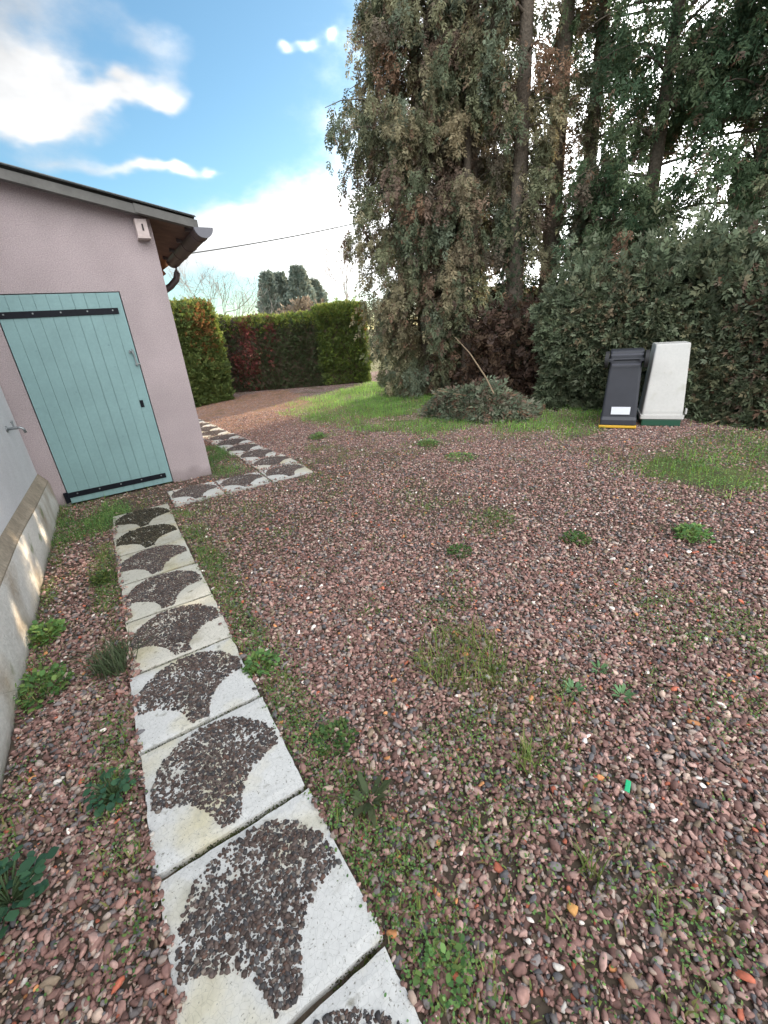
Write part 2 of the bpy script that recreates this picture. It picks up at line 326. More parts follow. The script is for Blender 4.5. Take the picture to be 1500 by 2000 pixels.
def slope_box(mb, xa, xb, ya, yb, o0, o1):        # slab following the roof slope
    mb.prism([(xa, roofz(xa) + o0), (xb, roofz(xb) + o0), (xb, roofz(xb) + o1), (xa, roofz(xa) + o1)], ya, yb)
s = MB(); slope_box(s, RX0, EX - 0.01, -0.10, BK + 0.10, 0.0, 0.045)
s.build('soffit_boards', M_soffit, roof)
v = MB(); slope_box(v, RX0, 0.72, -0.175, -0.103, -0.03, 0.045); v.build('verge_board', M_fascia, roof)
v = MB(); slope_box(v, 0.70, EX + 0.01, -0.185, -0.102, -0.022, 0.05); v.build('verge_board', M_fascia, roof)
# gutter: half round, on the eave
gz = roofz(EX) - 0.022; gx = EX + 0.045; gr = 0.088
V = []; F = []; nn = 12
for yy in (-0.22, BK - 0.30):
    for rr in (gr, gr - 0.006):
        for k in range(nn + 1):
            a = math.pi + math.pi * k / nn; V.append((gx + rr * math.cos(a), yy, gz + rr * math.sin(a)))
m1 = nn + 1
for k in range(nn):
    F += [(k, k + 1, 2 * m1 + k + 1, 2 * m1 + k), (m1 + k, 3 * m1 + k, 3 * m1 + k + 1, m1 + k + 1)]
gut = npmesh('gutter', V, F, M_pvc, parent=ob, smooth=True)
e = MB(); pts = [(gx + (gr + .004) * math.cos(math.pi + math.pi * k / 12), gz + (gr + .004) * math.sin(math.pi + math.pi * k / 12)) for k in range(13)]
e.prism(pts, -0.235, -0.205); e.build('end_cap', M_cap, gut)
for k in range(4):
    yk = -0.02 + k * (BK - 0.4) / 3; b_ = MB()
    b_.tube([(gx + 0.0905 * math.cos(math.pi + math.pi * q / 8), yk, gz + 0.0905 * math.sin(math.pi + math.pi * q / 8)) for q in range(9)], 0.004, 6).box((gx - 0.105, yk, gz + 0.02), (0.06, 0.02, 0.045))
    b_.build('gutter_bracket', M_pvc, gut)
p = MB(); yo = BK - 0.42
p.tube([(gx, yo, gz - 0.06), (gx, yo, gz - 0.16), (gx - 0.03, yo, gz - 0.24), (gx - 0.12, yo, gz - 0.32), (0.95, yo, gz - 0.44), (0.905, yo, gz - 0.53), (0.90, yo, gz - 0.65), (0.90, yo, 0.08)], 0.042, 12)
p.build('downpipe', M_pvc, ob, smooth=True)
rp_ = MB(); rp_.box((1.05, BK - 0.25, gz - 0.10), (0.40, 0.02, 0.10), rot=Matrix.Rotation(rad(-32), 4, 'Y'), bev=0.004).box((1.02, BK - 0.2, gz - 0.20), (0.32, 0.02, 0.07), rot=Matrix.Rotation(rad(-32), 4, 'Y'), bev=0.004)
rp_.build('rusty_bracket', M_rust, ob)

nb_ = thing('wall_box', 'small pale wooden box with a dark slot under the roof edge', 'box', (0.735, FY - 0.055, 2.50))
MB().box((0, 0, 0.05), (0.105, 0.108, 0.15), bev=0.004).box((0, -0.006, -0.032), (0.115, 0.118, 0.012), bev=0.002).build('case', M_box, nb_)
MB().box((0.006, -0.056, 0.055), (0.014, 0.006, 0.055)).build('slot', M_dark, nb_)

# ------------------------------------------------------------------ pale house with plinth and tap
hs = thing('pale_house', 'lilac white house wall with a plinth beside the gravel', 'house', (-0.8, 0, 0))
MB().box((-0.15, 1.2, 1.5), (0.30, 8.4, 3.2)).build('wall', M_lilac, hs)
M_plinth = mat('plinth_render', (0.62, 0.60, 0.57), 0.95, noise=[(3, 0.1), (40, 0.12)], bump=(50, 0.5, 0.012), stain=[(2.2, (0.40, 0.34, 0.28), .52, .66), (7, (0.22, 0.25, 0.14), .62, .75)], spec=0.1)
M_ledge = mat('weathered_ledge', (0.30, 0.255, 0.20), 0.95, noise=[(5, 0.25), (40, 0.2)], bump=(50, 0.5, 0.01), spec=0.1)
pl = MB(); nseg = 40; ya, yb = -3.0, FY - 0.005
prof = [(0.001, -0.1), (0.056, -0.1), (0.060, 0.05), (0.056, 0.27), (0.048, 0.30)]
rr = R_(11); rows = []
for i in range(nseg + 1):
    y = ya + (yb - ya) * i / nseg; dz = 0.10 * min(1, (yb - y) / 2.6); dx = 0.018 * VN.one(np.array([y * 1.1]), np.array([2.0]))[0] - 0.009
    rows.append([pl.bm.verts.new((x + (dx if j in (1, 2, 3, 4) else 0) + (0.006 * rr.randn() if j == 2 else 0), y, z + (dz if z > 0.1 else 0))) for j, (x, z) in enumerate(prof)])
for a, b in zip(rows[:-1], rows[1:]):
    for j in range(4): pl.bm.faces.new((a[j], a[j + 1], b[j + 1], b[j]))
base_dirt(M_plinth, (.30, .27, .21), .10); pl.build('plinth', M_plinth, hs, smooth=True)
lg = MB(); rows = []
for i in range(nseg + 1):
    y = ya + (yb - ya - 0.003) * i / nseg; dz = 0.10 * min(1, (yb - y) / 2.6); dx = 0.018 * VN.one(np.array([y * 1.1]), np.array([2.0]))[0] - 0.009
    rows.append([lg.bm.verts.new((x, y, z + dz)) for x, z in ((0.0015, 0.285), (0.050 + dx, 0.285), (0.052 + dx, 0.302), (0.040 + dx, 0.318), (0.0015, 0.392))])
for a, b in zip(rows[:-1], rows[1:]):
    for j in range(1, 4): lg.bm.faces.new((a[j], a[j + 1], b[j + 1], b[j]))
lg.build('plinth_ledge', M_ledge, hs)
tp = thing('garden_tap', 'small metal garden tap on the pale wall beside the door', 'tap', (-0.8, 4.86, 0.93))
MB().tube([(0, 0, 0), (0.07, 0, 0), (0.075, 0.0, 0)], 0.013, 10).tube([(0.06, 0, 0), (0.095, -0.0, 0.0), (0.115, -0.0, -0.015), (0.12, -0.0, -0.05)], 0.011, 10).tube([(0.0005, 0, 0), (0.008, 0, 0)], 0.028, 14).build('tap_body', M_steel, tp, smooth=True)
MB().tube([(0.055, 0, 0.01), (0.055, 0, 0.055)], 0.007, 8).tube([(0.055, -0.032, 0.055), (0.055, 0.032, 0.055)], 0.008, 8).build('tap_handle', M_steel, tp)

# ------------------------------------------------------------------ pebbles
def ico(sub):
    b = bmesh.new(); bmesh.ops.create_icosphere(b, subdivisions=sub, radius=1.0)
    V = np.array([v.co[:] for v in b.verts]); F = np.array([[q.index for q in f.verts] for f in b.faces]); b.free(); return V, F
ICO1, ICO2 = ico(1), ico(2)
PAL = np.array([(.115, .068, .060), (.16, .095, .085), (.22, .135, .118), (.29, .195, .175), (.13, .12, .122), (.085, .085, .092), (.33, .26, .22), (.24, .205, .185), (.55, .53, .50), (.40, .19, .085), (.30, .095, .06), (.17, .135, .10)])
PW = np.array([.16, .20, .17, .11, .085, .06, .065, .085, .008, .006, .010, .065]); PW /= PW.sum(); PAL = PAL * np.array([1.52, 1.45, 1.43]); PAL_NEAR = PAL * np.array([1.0, .99, .96]); PAL = PAL * np.array([1.0, .99, .97])
def rot_z_tilt(rng, n, tilt):
    a = rng.rand(n) * 2 * np.pi; t = rng.normal(0, tilt, n); u = rng.normal(0, tilt, n)
    ca, sa, ct, st, cu, su = np.cos(a), np.sin(a), np.cos(t), np.sin(t), np.cos(u), np.sin(u); z = np.zeros(n); o = np.ones(n)
    Rz = np.stack([np.stack([ca, -sa, z], -1), np.stack([sa, ca, z], -1), np.stack([z, z, o], -1)], 1)
    Rx = np.stack([np.stack([o, z, z], -1), np.stack([z, ct, -st], -1), np.stack([z, st, ct], -1)], 1)
    Ry = np.stack([np.stack([cu, z, su], -1), np.stack([z, o, z], -1), np.stack([-su, z, cu], -1)], 1)
    return Rz @ Rx @ Ry
def pebbles(name, P, size, rng, base, parent=None, palette=PAL, pw=PW, flat=0.55, tilt=0.22, nvar=8):
    V0, F0 = base; n = len(P); nv = len(V0)
    var = []
    for k in range(nvar):
        f = rng.randn(3, 3); d = 1 + 0.16 * np.sin(V0 @ f[0] * 1.6 + k) + 0.12 * np.sin(V0 @ f[1] * 2.3) ; W_ = V0 * d[:, None]
        
        for q in range(10):
            pn = unit(rng.randn(3)); cut = rng.uniform(.52, .82); dd = W_ @ pn; W_ = W_ - np.maximum(dd - cut, 0)[:, None] * pn
        var.append(W_)
    var = np.array(var); vi = rng.randint(0, nvar, n)
    S = np.stack([size * rng.uniform(.95, 1.45, n), size * rng.uniform(.7, 1.0, n), size * flat * rng.uniform(.75, 1.25, n)], 1)
    R = rot_z_tilt(rng, n, tilt)
    X = np.einsum('nij,nvj->nvi', R, var[vi] * S[:, None, :]) + P[:, None, :]
    ci = rng.choice(len(palette), n, p=pw); c = palette[ci] * rng.uniform(.7, 1.3, (n, 1))
    F = (F0[None] + (np.arange(n) * nv)[:, None, None]).reshape(-1, 3)
    return npmesh(name, X.reshape(-1, 3), F, M_stone, col=np.repeat(c, nv, 0), smooth=True, parent=parent)
FAR_C = [(1.57 - 0.035 * i + 0.012 * math.sin(i * 2.1), 5.31 + 0.515 * i) for i in range(10)]   # slab centres beside the outbuilding
CROSS_C = [(0.525, 4.79), (1.04, 4.785), (1.555, 4.79)]
def free_ground(P, m=0.0):
    x, y = P[:, 0], P[:, 1]; ok = np.ones(len(P), bool)
    m = m + 0.035 * np.clip(VN(x * 9 + 3, y * 9, 1.0) * 2.4 - .75, 0, 1); ok &= ~((x > -0.285 + m * 1.6) & (x < 0.235 - m * .5) & (y < 4.63))
    for c in CROSS_C + FAR_C: ok &= ~((np.abs(x - c[0]) < 0.245 - m * 1.5) & (np.abs(y - c[1]) < 0.245 - m * 1.5) & ~((c[1] < 5) & (y > 4.93 + m)))
    ok &= ~((y > FY - 0.02) & (x < 0.85) & (y < 7.6)); ok &= x > -0.735
    return ok
def slab_lift(P):                                # stones that strayed onto a slab lie on its top
    x, y = P[:, 0], P[:, 1]; on = (x > -0.28) & (x < 0.228) & (y < 4.64)
    for c in CROSS_C + FAR_C: on |= (np.abs(x - c[0]) < 0.252) & (np.abs(y - c[1]) < 0.252)
    return on * 0.024
def in_view(P):
    d = np.concatenate([P, np.zeros((len(P), 1))], 1) - np.array([0, 0, 1.5]); z = d @ np.array(FW); x = d @ np.array(RT) / z * 831; y = d @ np.array(UP) / z * 831
    return (z > 0.1) & (np.abs(x) < 850) & (np.abs(y) < 1150)
def scatter(rng, x0, x1, y0, y1, dens):
    n = int((x1 - x0) * (y1 - y0) * dens); return np.stack([rng.uniform(x0, x1, n), rng.uniform(y0, y1, n)], 1)
def moss_mask(P): return VN(P[:, 0] + 20, P[:, 1] + 20, 1.3)
def green_mask(P):
    J = P + np.stack([VN(P[:, 0] + 9, P[:, 1], 1.7) - .5, VN2(P[:, 0], P[:, 1] + 5, 1.7) - .5], 1) * 1.5
    return np.clip(in_poly(J, Z_TREE) * .9 + in_poly(J, Z_RIGHT) * 0.8 + in_poly(J, Z_DOOR) * 0.9 + in_poly(J, Z_CORNER) * 0.8, 0, 1)
def gravel():
    rng = R_(21); parts = []
    P = scatter(rng, -1.0, 3.4, -0.3, 4.6, 12000); dist = np.hypot(P[:, 0], P[:, 1]) + rng.uniform(-.7, .7, len(P))
    k = (dist < 2.7) & free_ground(P) & in_view(P); k &= ~((P[:, 1] > 4.62) & (P[:, 1] < 5.44) & (P[:, 0] < 1.35) & (P[:, 0] > -.35) & (rng.rand(len(P)) < .65)); k &= rng.rand(len(P)) > np.clip((moss_mask(P) - .56) * 1.5, 0, .18) + green_mask(P) * .5
    P1 = P[k]; s = np.clip(rng.lognormal(np.log(0.0075), .42, len(P1)), .0033, .018); z = rng.uniform(-.014, .008, len(P1)) - 0.003
    o = pebbles('gravel', np.c_[P1, z + slab_lift(P1)], s, rng, ICO2, palette=PAL_NEAR, tilt=.38, flat=.58); tag(o, 'loose reddish brown pebbles covering the yard in the foreground', 'gravel', kind='stuff')
    P = scatter(rng, -1.0, 9.5, 0.0, 9.5, 4200); dist = np.hypot(P[:, 0], P[:, 1]) + rng.uniform(-.7, .7, len(P)); k0 = (P[:, 1] > 7.2 + rng.normal(0, .4, len(P))) & (rng.rand(len(P)) < .75)
    k = ~k0 & (dist >= 2.7) & (dist < 9.5) & free_ground(P) & in_view(P); k &= ~((P[:, 1] > 4.62) & (P[:, 1] < 5.44) & (P[:, 0] < 1.35) & (P[:, 0] > -.35) & (rng.rand(len(P)) < .65)); k &= rng.rand(len(P)) > np.clip((moss_mask(P) - .56) * 3.0, 0, .5) + green_mask(P) * .75
    P2 = P[k]; s = np.clip(rng.lognormal(np.log(0.0092), .36, len(P2)), .005, .019); z = rng.uniform(-.010, .007, len(P2)) - 0.003
    o = pebbles('gravel', np.c_[P2, z + slab_lift(P2)], s, rng, ICO1, tilt=.35); tag(o, 'reddish brown pebbles farther off in the middle of the yard', 'gravel', kind='stuff')
gravel()

# ------------------------------------------------------------------ paving slabs
def build_slab_mat():
    m = mat('slab_concrete', (0.61, 0.605, 0.585), 0.85, noise=[(5, 0.06), (70, 0.07)], bump=(90, 0.25, 0.004), stain=[(3.5, (0.60, 0.55, 0.40), .50, .68), (150, (0.22, 0.21, 0.18), .62, .70), (22, (0.28, 0.27, 0.23), .62, .74), (7, (0.38, 0.37, 0.32), .56, .80)], spec=0.25)
    t = m.node_tree; n = t.nodes; l = t.links; b = n['Principled BSDF']
    oi = n.new('ShaderNodeObjectInfo'); sh = n.new('ShaderNodeVectorMath'); sh.operation = 'ADD'; tc0 = n.new('ShaderNodeTexCoord'); mul = n.new('ShaderNodeMath'); mul.operation = 'MULTIPLY'; mul.inputs[1].default_value = 50
    l.new(oi.outputs['Random'], mul.inputs[0]); l.new(tc0.outputs['Object'], sh.inputs[0]); l.new(mul.outputs[0], sh.inputs[1])
    for q in n:
        if q.type == 'TEX_NOISE': l.new(sh.outputs[0], q.inputs['Vector'])
    vo = n.new('ShaderNodeTexVoronoi'); vo.feature = 'DISTANCE_TO_EDGE'; vo.inputs['Scale'].default_value = 55
    wn = n.new('ShaderNodeTexNoise'); wn.inputs['Scale'].default_value = 30; tcn = n.new('ShaderNodeTexCoord'); l.new(tcn.outputs['Object'], wn.inputs['Vector'])
    ad = n.new('ShaderNodeVectorMath'); ad.operation = 'MULTIPLY_ADD'; l.new(wn.outputs['Color'], ad.inputs[0]); ad.inputs[1].default_value = (.012,) * 3; l.new(tcn.outputs['Object'], ad.inputs[2]); l.new(ad.outputs[0], vo.inputs['Vector'])
    mp = n.new('ShaderNodeMapRange'); mp.inputs[1].default_value = 0.0; mp.inputs[2].default_value = 0.045; mp.inputs[3].default_value = 0.80; mp.inputs[4].default_value = 1; l.new(vo.outputs['Distance'], mp.inputs[0])
    oc = n.new('ShaderNodeVectorMath'); oc.operation = 'MULTIPLY'; l.new(b.inputs['Base Color'].links[0].from_socket, oc.inputs[0]); l.new(oi.outputs['Color'], oc.inputs[1]); src = oc.outputs[0]; x = n.new('ShaderNodeVectorMath'); x.operation = 'SCALE'; l.new(src, x.inputs[0]); l.new(mp.outputs[0], x.inputs['Scale']); l.new(x.outputs[0], b.inputs['Base Color'])
    return m
M_slab = build_slab_mat()
M_inlay = mat('inlay_mortar', (0.42, 0.39, 0.33), 0.95, noise=(60, 0.25), spec=0.1)
SL = 0.497; TOP = 0.018
SPAL = np.array([(.085, .062, .055), (.13, .095, .082), (.17, .13, .115), (.10, .095, .095), (.07, .065, .068), (.24, .20, .17), (.15, .09, .07)]); SPAL = SPAL * .80; SPW = np.array([.22, .22, .16, .14, .12, .07, .07])
def scallop(u, v, wob):
    """fish-scale shape in the unit square: half round top, hollow lower sides"""
    top = (v >= .5) & ((u - .5) ** 2 + (v - .5) ** 2 < (.475 + wob) ** 2)
    bot = (v < .5) & (u ** 2 + v ** 2 > (.418 - wob) ** 2) & ((1 - u) ** 2 + v ** 2 > (.440 - wob) ** 2) & (v > 0.035 - wob)
    return (top | bot) & (u > .03) & (u < .97) & (v < .97)
def slab_mesh(seed):
    rng = R_(seed); b = bmesh.new(); n = 16; g = np.linspace(-SL / 2, SL / 2, n + 1)
    vs = [[b.verts.new((x + rng.normal(0, .0012) * (i in (0, n)) + (0.004 * rng.rand() * (1 if i == 0 else -1) if i in (0, n) else 0), y + (0.004 * rng.rand() * (1 if j == 0 else -1) if j in (0, n) else 0), TOP - (0.004 if i in (0, n) or j in (0, n) else 0) + rng.normal(0, .0004))) for i, x in enumerate(g)] for j, y in enumerate(g)]
    for j in range(n):
        for i in range(n): b.faces.new((vs[j][i], vs[j][i + 1], vs[j + 1][i + 1], vs[j + 1][i]))
    ring = [vs[0][i] for i in range(n)] + [vs[j][n] for j in range(n)] + [vs[n][n - i] for i in range(n)] + [vs[n - j][0] for j in range(n)]
    low = [b.verts.new((v.co.x, v.co.y, -0.03)) for v in ring]
    for i in range(len(ring)): k = (i + 1) % len(ring); b.faces.new((ring[k], ring[i], low[i], low[k]))
    me = bpy.data.meshes.new('paving_slab'); b.to_mesh(me); b.free(); me.materials.append(M_slab); return me
def inlay_mesh(seed, base, count, size):
    rng = R_(seed); P = rng.rand(count * 3, 2); wob = 0.034 * (VN(P[:, 0] * 6 + seed, P[:, 1] * 6, 1.0) - .5)
    dens = VN2(P[:, 0] + seed * 3.1, P[:, 1] + seed, 5.0)
    k = scallop(P[:, 0], P[:, 1], wob) & (rng.rand(len(P)) < np.clip(0.62 + (dens - .30) * 2.8, .42, 1.0)); P = P[k][:count]
    xy = (P - .5) * SL * 0.985; s = np.clip(rng.lognormal(np.log(size), .34, len(xy)), size * .45, size * 1.8); s = np.where(rng.rand(len(xy)) < .25, size * rng.uniform(.35, .6, len(xy)), s)
    o = pebbles('pebble_inlay', np.c_[xy, np.full(len(xy), TOP) + s * rng.uniform(-.15, .30, len(xy))], s, rng, base, palette=SPAL, pw=SPW, flat=.7, tilt=.35)
    me = o.data; bpy.data.objects.remove(o); return me
SLABS = [slab_mesh(40 + k) for k in range(4)]
IN_NEAR = [inlay_mesh(60 + k, ICO2, 3700, .0056) for k in range(3)]
IN_FAR = [inlay_mesh(70 + k, ICO1, 4200, .0062) for k in range(3)]
_sp = SPAL; SPAL = SPAL * np.array([.38, .42, .30]); IN_MOSS = inlay_mesh(77, ICO1, 3600, .0066); SPAL = _sp
ORD = ['first', 'second', 'third', 'fourth', 'fifth', 'sixth', 'seventh', 'eighth', 'ninth', 'tenth']
def place_slab(i, x, y, rz, label, group, nearm, dirt=(1, 1, 1), mossy=False):
    rr = R_(900 + int(x * 100) + int(y * 77)); o = link('paving_slab', SLABS[i % 4]); o.location = (x, y, rr.uniform(-.004, .003)); o.rotation_euler = (rr.normal(0, .006), rr.normal(0, .006), rz + rr.normal(0, .006)); tag(o, label, 'paving slab', group, 'thing'); o.color = (*dirt, 1)
    q = link('pebble_inlay', IN_MOSS if mossy else (IN_NEAR if nearm else IN_FAR)[i % 3], o)
for i, (xa, xb, y) in enumerate(STRAIGHT):
    k = 8 - i
    place_slab(i, -0.026 + 0.006 * math.sin(i * 1.7), y + 0.2565, 0.0, 'pale scalloped paving slab, %s from the teal door in the straight run' % ORD[k], 'slabs of the straight path', i < 4, (1, 1, 1) if k > 4 else [(.62, .60, .52), (.66, .64, .56), (.78, .76, .68), (.88, .85, .76), (.97, .93, .84)][k], k < 2)
for i, c in enumerate(CROSS_C): place_slab(i, c[0], c[1], 0.0, 'pale scalloped paving slab at the outbuilding front, %s of three from the straight path' % ORD[i], 'slabs along the outbuilding front', False, (.80, .80, .78))
for i, c in enumerate(FAR_C): place_slab(i + 1, c[0], c[1], 0.02, 'pale scalloped paving slab beyond the outbuilding corner, %s from the bend' % ORD[i], 'slabs beside the outbuilding', False, (.82, .80, .77))

# ------------------------------------------------------------------ foliage
def spray_template(rng, n=3, wid=.075):
    V = []; F = []
    def rh(a, d, L, w):
        s = np.array([-d[1], d[0], 0]); z = np.array([0, 0, 1.0])
        i = len(V); m = a + d * L * .5
        V.extend([a, m + s * w + z * rng.normal(0, .03), a + d * L + z * rng.normal(-.04, .05), m - s * w + z * rng.normal(0, .03)]); F.append((i, i + 1, i + 2, i + 3))
    for k in range(n):
        t = .08 + .8 * k / n; base = np.array([t, 0, -.18 * t * t])
        for sg in (-1, 1):
            a = sg * rad(rng.uniform(30, 58)); L = (.52 - .32 * t) * rng.uniform(.8, 1.2); rh(base, np.array([math.cos(a), math.sin(a), rng.normal(-.1, .2)]), L, wid * rng.uniform(.7, 1.1))
    rh(np.array([.55, 0, -.06]), np.array([1, 0, -.25]), .5, wid * .9)
    return np.array(V), np.array(F)
def foliage(name, P, A, size, col, seed, parent=None, tmpl=None, m=None):
    """sprays at P pointing along A"""
    rng = R_(seed); n = len(P); T = tmpl or TEMPL; vi = rng.randint(0, len(T), n)
    A = unit(A); r = unit(np.cross(A, rng.normal(0, 1, (n, 3)))); u = np.cross(A, r)
    B = np.stack([A, r, u], 2)
    TV = np.array([t[0] for t in T]); F0 = T[0][1]; nv = TV.shape[1]
    X = np.einsum('nij,nvj->nvi', B, TV[vi]) * size[:, None, None] + P[:, None, :]
    F = (F0[None] + (np.arange(n) * nv)[:, None, None]).reshape(-1, 4)
    return npmesh(name, X.reshape(-1, 3), F, m or M_leaf, col=np.repeat(col, nv, 0), parent=parent)
TEMPL = [spray_template(R_(100 + k)) for k in range(6)]
TEMPL_S = [spray_template(R_(120 + k), n=3, wid=.10) for k in range(6)]
OLIVE = np.array([(.075, .080, .048), (.095, .095, .058), (.060, .072, .045), (.105, .095, .060), (.07, .085, .06)]) * np.array([2.35, 2.28, 2.2])
BROWN = np.array([(.17, .115, .080), (.15, .105, .080), (.19, .115, .075), (.14, .115, .085)]) * 1.2
DEEP = np.array([(.058, .100, .052), (.085, .130, .064), (.070, .112, .060), (.10, .135, .068)])
TAN = np.array([(.28, .23, .14), (.24, .20, .13), (.22, .17, .11)])
BLUEG = np.array([(.125, .155, .095), (.15, .185, .11), (.19, .215, .14), (.11, .14, .08), (.17, .18, .105)])
YELG = np.array([(.22, .26, .05), (.17, .23, .045), (.27, .28, .07), (.14, .20, .05)])
def pick(rng, pal, n, jit=.2): return pal[rng.randint(0, len(pal), n)] * rng.uniform(1 - jit, 1 + jit, (n, 1))

SUNV = np.array(sd); OPENINGS = [((0, 0, 1.5), .12, 0), ((-.74, 4.2, .28), .20, .16), ((-.74, 3.5, .24), .26, .16), ((-.74, 2.75, .22), .20, .16), ((-.1, 3.15, .02), .14, .1), ((-.2, 2.65, .02), .12, .1)]   # thin spots in the crowns where the low sun gets through
def conifer(name, label, x, y, H, R, z0, nbr, per, pal, brown, seed, trunk_r, spread=1.0, droop=1.0, prof=None, size=.165, gap=0.0, extra=(), lean=(0, 0), zmax=None, group=None, ivy=False, az=None, stems=None):
    t = thing(name, label, 'tree', (x, y, -0.02), 0, group); rng = R_(seed)
    tr = MB()
    for (sx, sy, k) in ([(0, 0, 1.0)] + (stems or [])):
        tr.tube([(sx + lean[0] * q * q * H, sy + lean[1] * q * q * H, H * q) for q in np.linspace(0, .97, 9)], [max(.02, trunk_r * k * (1 - .75 * q) * (1.35 if q == 0 else 1)) for q in np.linspace(0, .97, 9)], 10)
    Ps, As, Ss, Cs = [], [], [], []
    for i in range(nbr + len(extra)):
        q = (i + rng.rand()) / nbr; z = z0 + (min(H, zmax or H) * .99 - z0) * q
        f = prof(z) if prof else min(1, .35 + 2.0 * (1 - z / H)); a = rng.rand() * 2 * np.pi if az is None else rng.uniform(*az); Lb = R * f * rng.uniform(.70, 1.12)
        e = rng.uniform(.05, .45)
        if i >= nbr: z, a, Lb = extra[i - nbr]; f = 1.0; e = .35
        o = np.array([math.cos(a), math.sin(a), 0])
        tt = np.linspace(0, 1, 7); br = np.stack([o[0] * Lb * tt, o[1] * Lb * tt, z - .15 * Lb + e * Lb * tt - .30 * droop * Lb * tt ** 3], 1); br[:, 0] += lean[0] * (z / H) ** 2 * H; br[:, 1] += lean[1] * (z / H) ** 2 * H
        if i % 2 == 0: tr.tube([tuple(p) for p in br], [max(.005, .028 * (1 - k * .85)) * min(1, trunk_r / .12) for k in tt], 5, cap=False)
        n = int(per * rng.uniform(.7, 1.3) * (.4 + .6 * f)); ns = max(2, n // 11); k = np.sqrt(rng.uniform(.06, 1.0, ns)); idx = k * 6; lo = np.minimum(idx.astype(int), 5); fr = (idx - lo)[:, None]
        S0 = br[lo] * (1 - fr) + br[lo + 1] * fr + rng.normal(0, .11 * spread * min(1.3, .5 + R * .4), (ns, 3)); SL_ = rng.uniform(.12, .62, ns) * droop; j = rng.randint(0, ns, n); u_ = rng.rand(n)
        P = S0[j] + rng.normal(0, .035, (n, 3)) + o[None] * (.16 * u_ * (1 - u_ * .6))[:, None]; P[:, 2] -= SL_[j] * u_
        bpal = BROWN if rng.rand() < brown else pal; c = pick(rng, bpal[rng.randint(0, len(bpal)):][:1], n, .16) * rng.uniform(.75, 1.3, ns)[j][:, None]; c2 = rng.rand(n) < .13; c[c2] = pick(rng, BROWN if rng.rand() < .6 else pal, int(c2.sum()))
        Ps.append(P); Cs.append(c); As.append(o[None] * .45 + rng.normal(0, .34, (n, 3)) + np.array([0, 0, -.95 * droop])); Ss.append(size * rng.uniform(.6, 1.25, n))
    tr.build('trunk', M_bark, t, smooth=True)
    P = np.concatenate(Ps); A = np.concatenate(As); S = np.concatenate(Ss); Cc = np.concatenate(Cs)
    P[:, 2] = np.maximum(P[:, 2], .06)
    WP = P + np.array([x, y, 0]); keep = np.ones(len(P), bool)
    if gap > 0: keep &= (VN(WP[:, 0] * 1.3 + 5, WP[:, 2], 1.1) + VN2(WP[:, 1] * 1.3, WP[:, 2] + 8, 1.1)) / 2 > gap
    for q0, rad_, dn_ in OPENINGS:
        dd = WP - np.array(q0); tt_ = dd @ SUNV; keep &= (tt_ < 0) | (np.linalg.norm(dd - tt_[:, None] * SUNV, axis=1) * (.6 + .8 * VN2(WP[:, 1] * 2, WP[:, 2] * 2, 2.5)) > rad_) | (rng.rand(len(P)) < dn_)
    P, A, S, Cc = P[keep], A[keep], S[keep], Cc[keep]
    if ivy:
        n = 1500; q = rng.rand(n); a = rng.rand(n) * 6.283; rr = trunk_r * 1.15 + .03 + rng.rand(n) * .07
        foliage('ivy', np.stack([rr * np.cos(a), rr * np.sin(a), .2 + 3.1 * q], 1), np.stack([np.cos(a), np.sin(a), -1.0 + 0 * a], 1) + rng.normal(0, .4, (n, 3)), .10 * rng.uniform(.6, 1.3, n), pick(rng, DEEP * .55, n), seed + 5, t, TEMPL_S)
    foliage('crown', P, A, S, Cc, seed + 1, t)
    return t
PROF1 = lambda z: (0.50 + 0.50 * min(1, (z / 2.6) ** .8)) * min(1, max(.15, (10.5 - z) / 5.0))
conifer('conifer', 'tall dense olive and brown conifer with foliage down to the grass', 6.42, 8.28, 10.5, 1.34, .15, 360, 190, OLIVE, .13, 201, .17, prof=PROF1, stems=[(.5, -.5, .7), (-.35, .3, .6)], gap=.30, extra=[(5.3, rad(172), 1.85), (5.15, rad(165), 1.75), (4.9, rad(176), 1.65)])
conifer('conifer', 'tall conifer hung with brown dead sprays above a dark hollow', 6.95, 7.35, 10.2, 1.05, 1.75, 210, 170, np.concatenate([OLIVE, TAN[:2]]), .20, 202, .17, prof=lambda z: min(1, max(.15, (10.2 - z) / 5)), stems=[(-.3, -.2, .6)], gap=.32)
conifer('conifer', 'conifer with a dark ivy covered lower trunk beside the hollow', 7.22, 6.42, 9.8, 0.72, 2.6, 80, 85, OLIVE, .2, 203, .19, prof=lambda z: 1.0 if z > 3.5 else .6, ivy=True, gap=.36)
conifer('conifer', 'conifer with a straight bare brown trunk against the bright sky', 8.10, 6.35, 10.0, 0.85, 2.0, 60, 100, OLIVE, .2, 204, .20, prof=lambda z: .9, gap=.45)
conifer('conifer', 'thin conifer trunk with sparse sprays before the dark green boughs', 8.65, 6.05, 10.0, 0.9, 2.0, 60, 100, OLIVE, .15, 205, .17, prof=lambda z: .9, gap=.45)
conifer('conifer', 'dark green conifer spreading broad boughs above the tall hedge', 8.7, 4.85, 9.0, 1.45, 2.2, 140, 180, DEEP, .06, 206, .15, spread=1.3, droop=.8, prof=lambda z: 1.0, gap=.43)
conifer('conifer', 'dark green conifer with gaps of bright sky behind the pale bin', 9.0, 3.45, 9.0, 1.5, 3.0, 125, 190, DEEP, .08, 207, .15, spread=1.3, droop=.8, prof=lambda z: 1.0, gap=.42)
conifer('conifer', 'dark conifer at the picture edge behind the brown part of the hedge', 9.1, 2.0, 9.0, 1.5, 2.8, 130, 190, np.concatenate([DEEP, OLIVE[:2]]), .12, 208, .15, spread=1.3, droop=.8, prof=lambda z: 1.0, gap=.41)

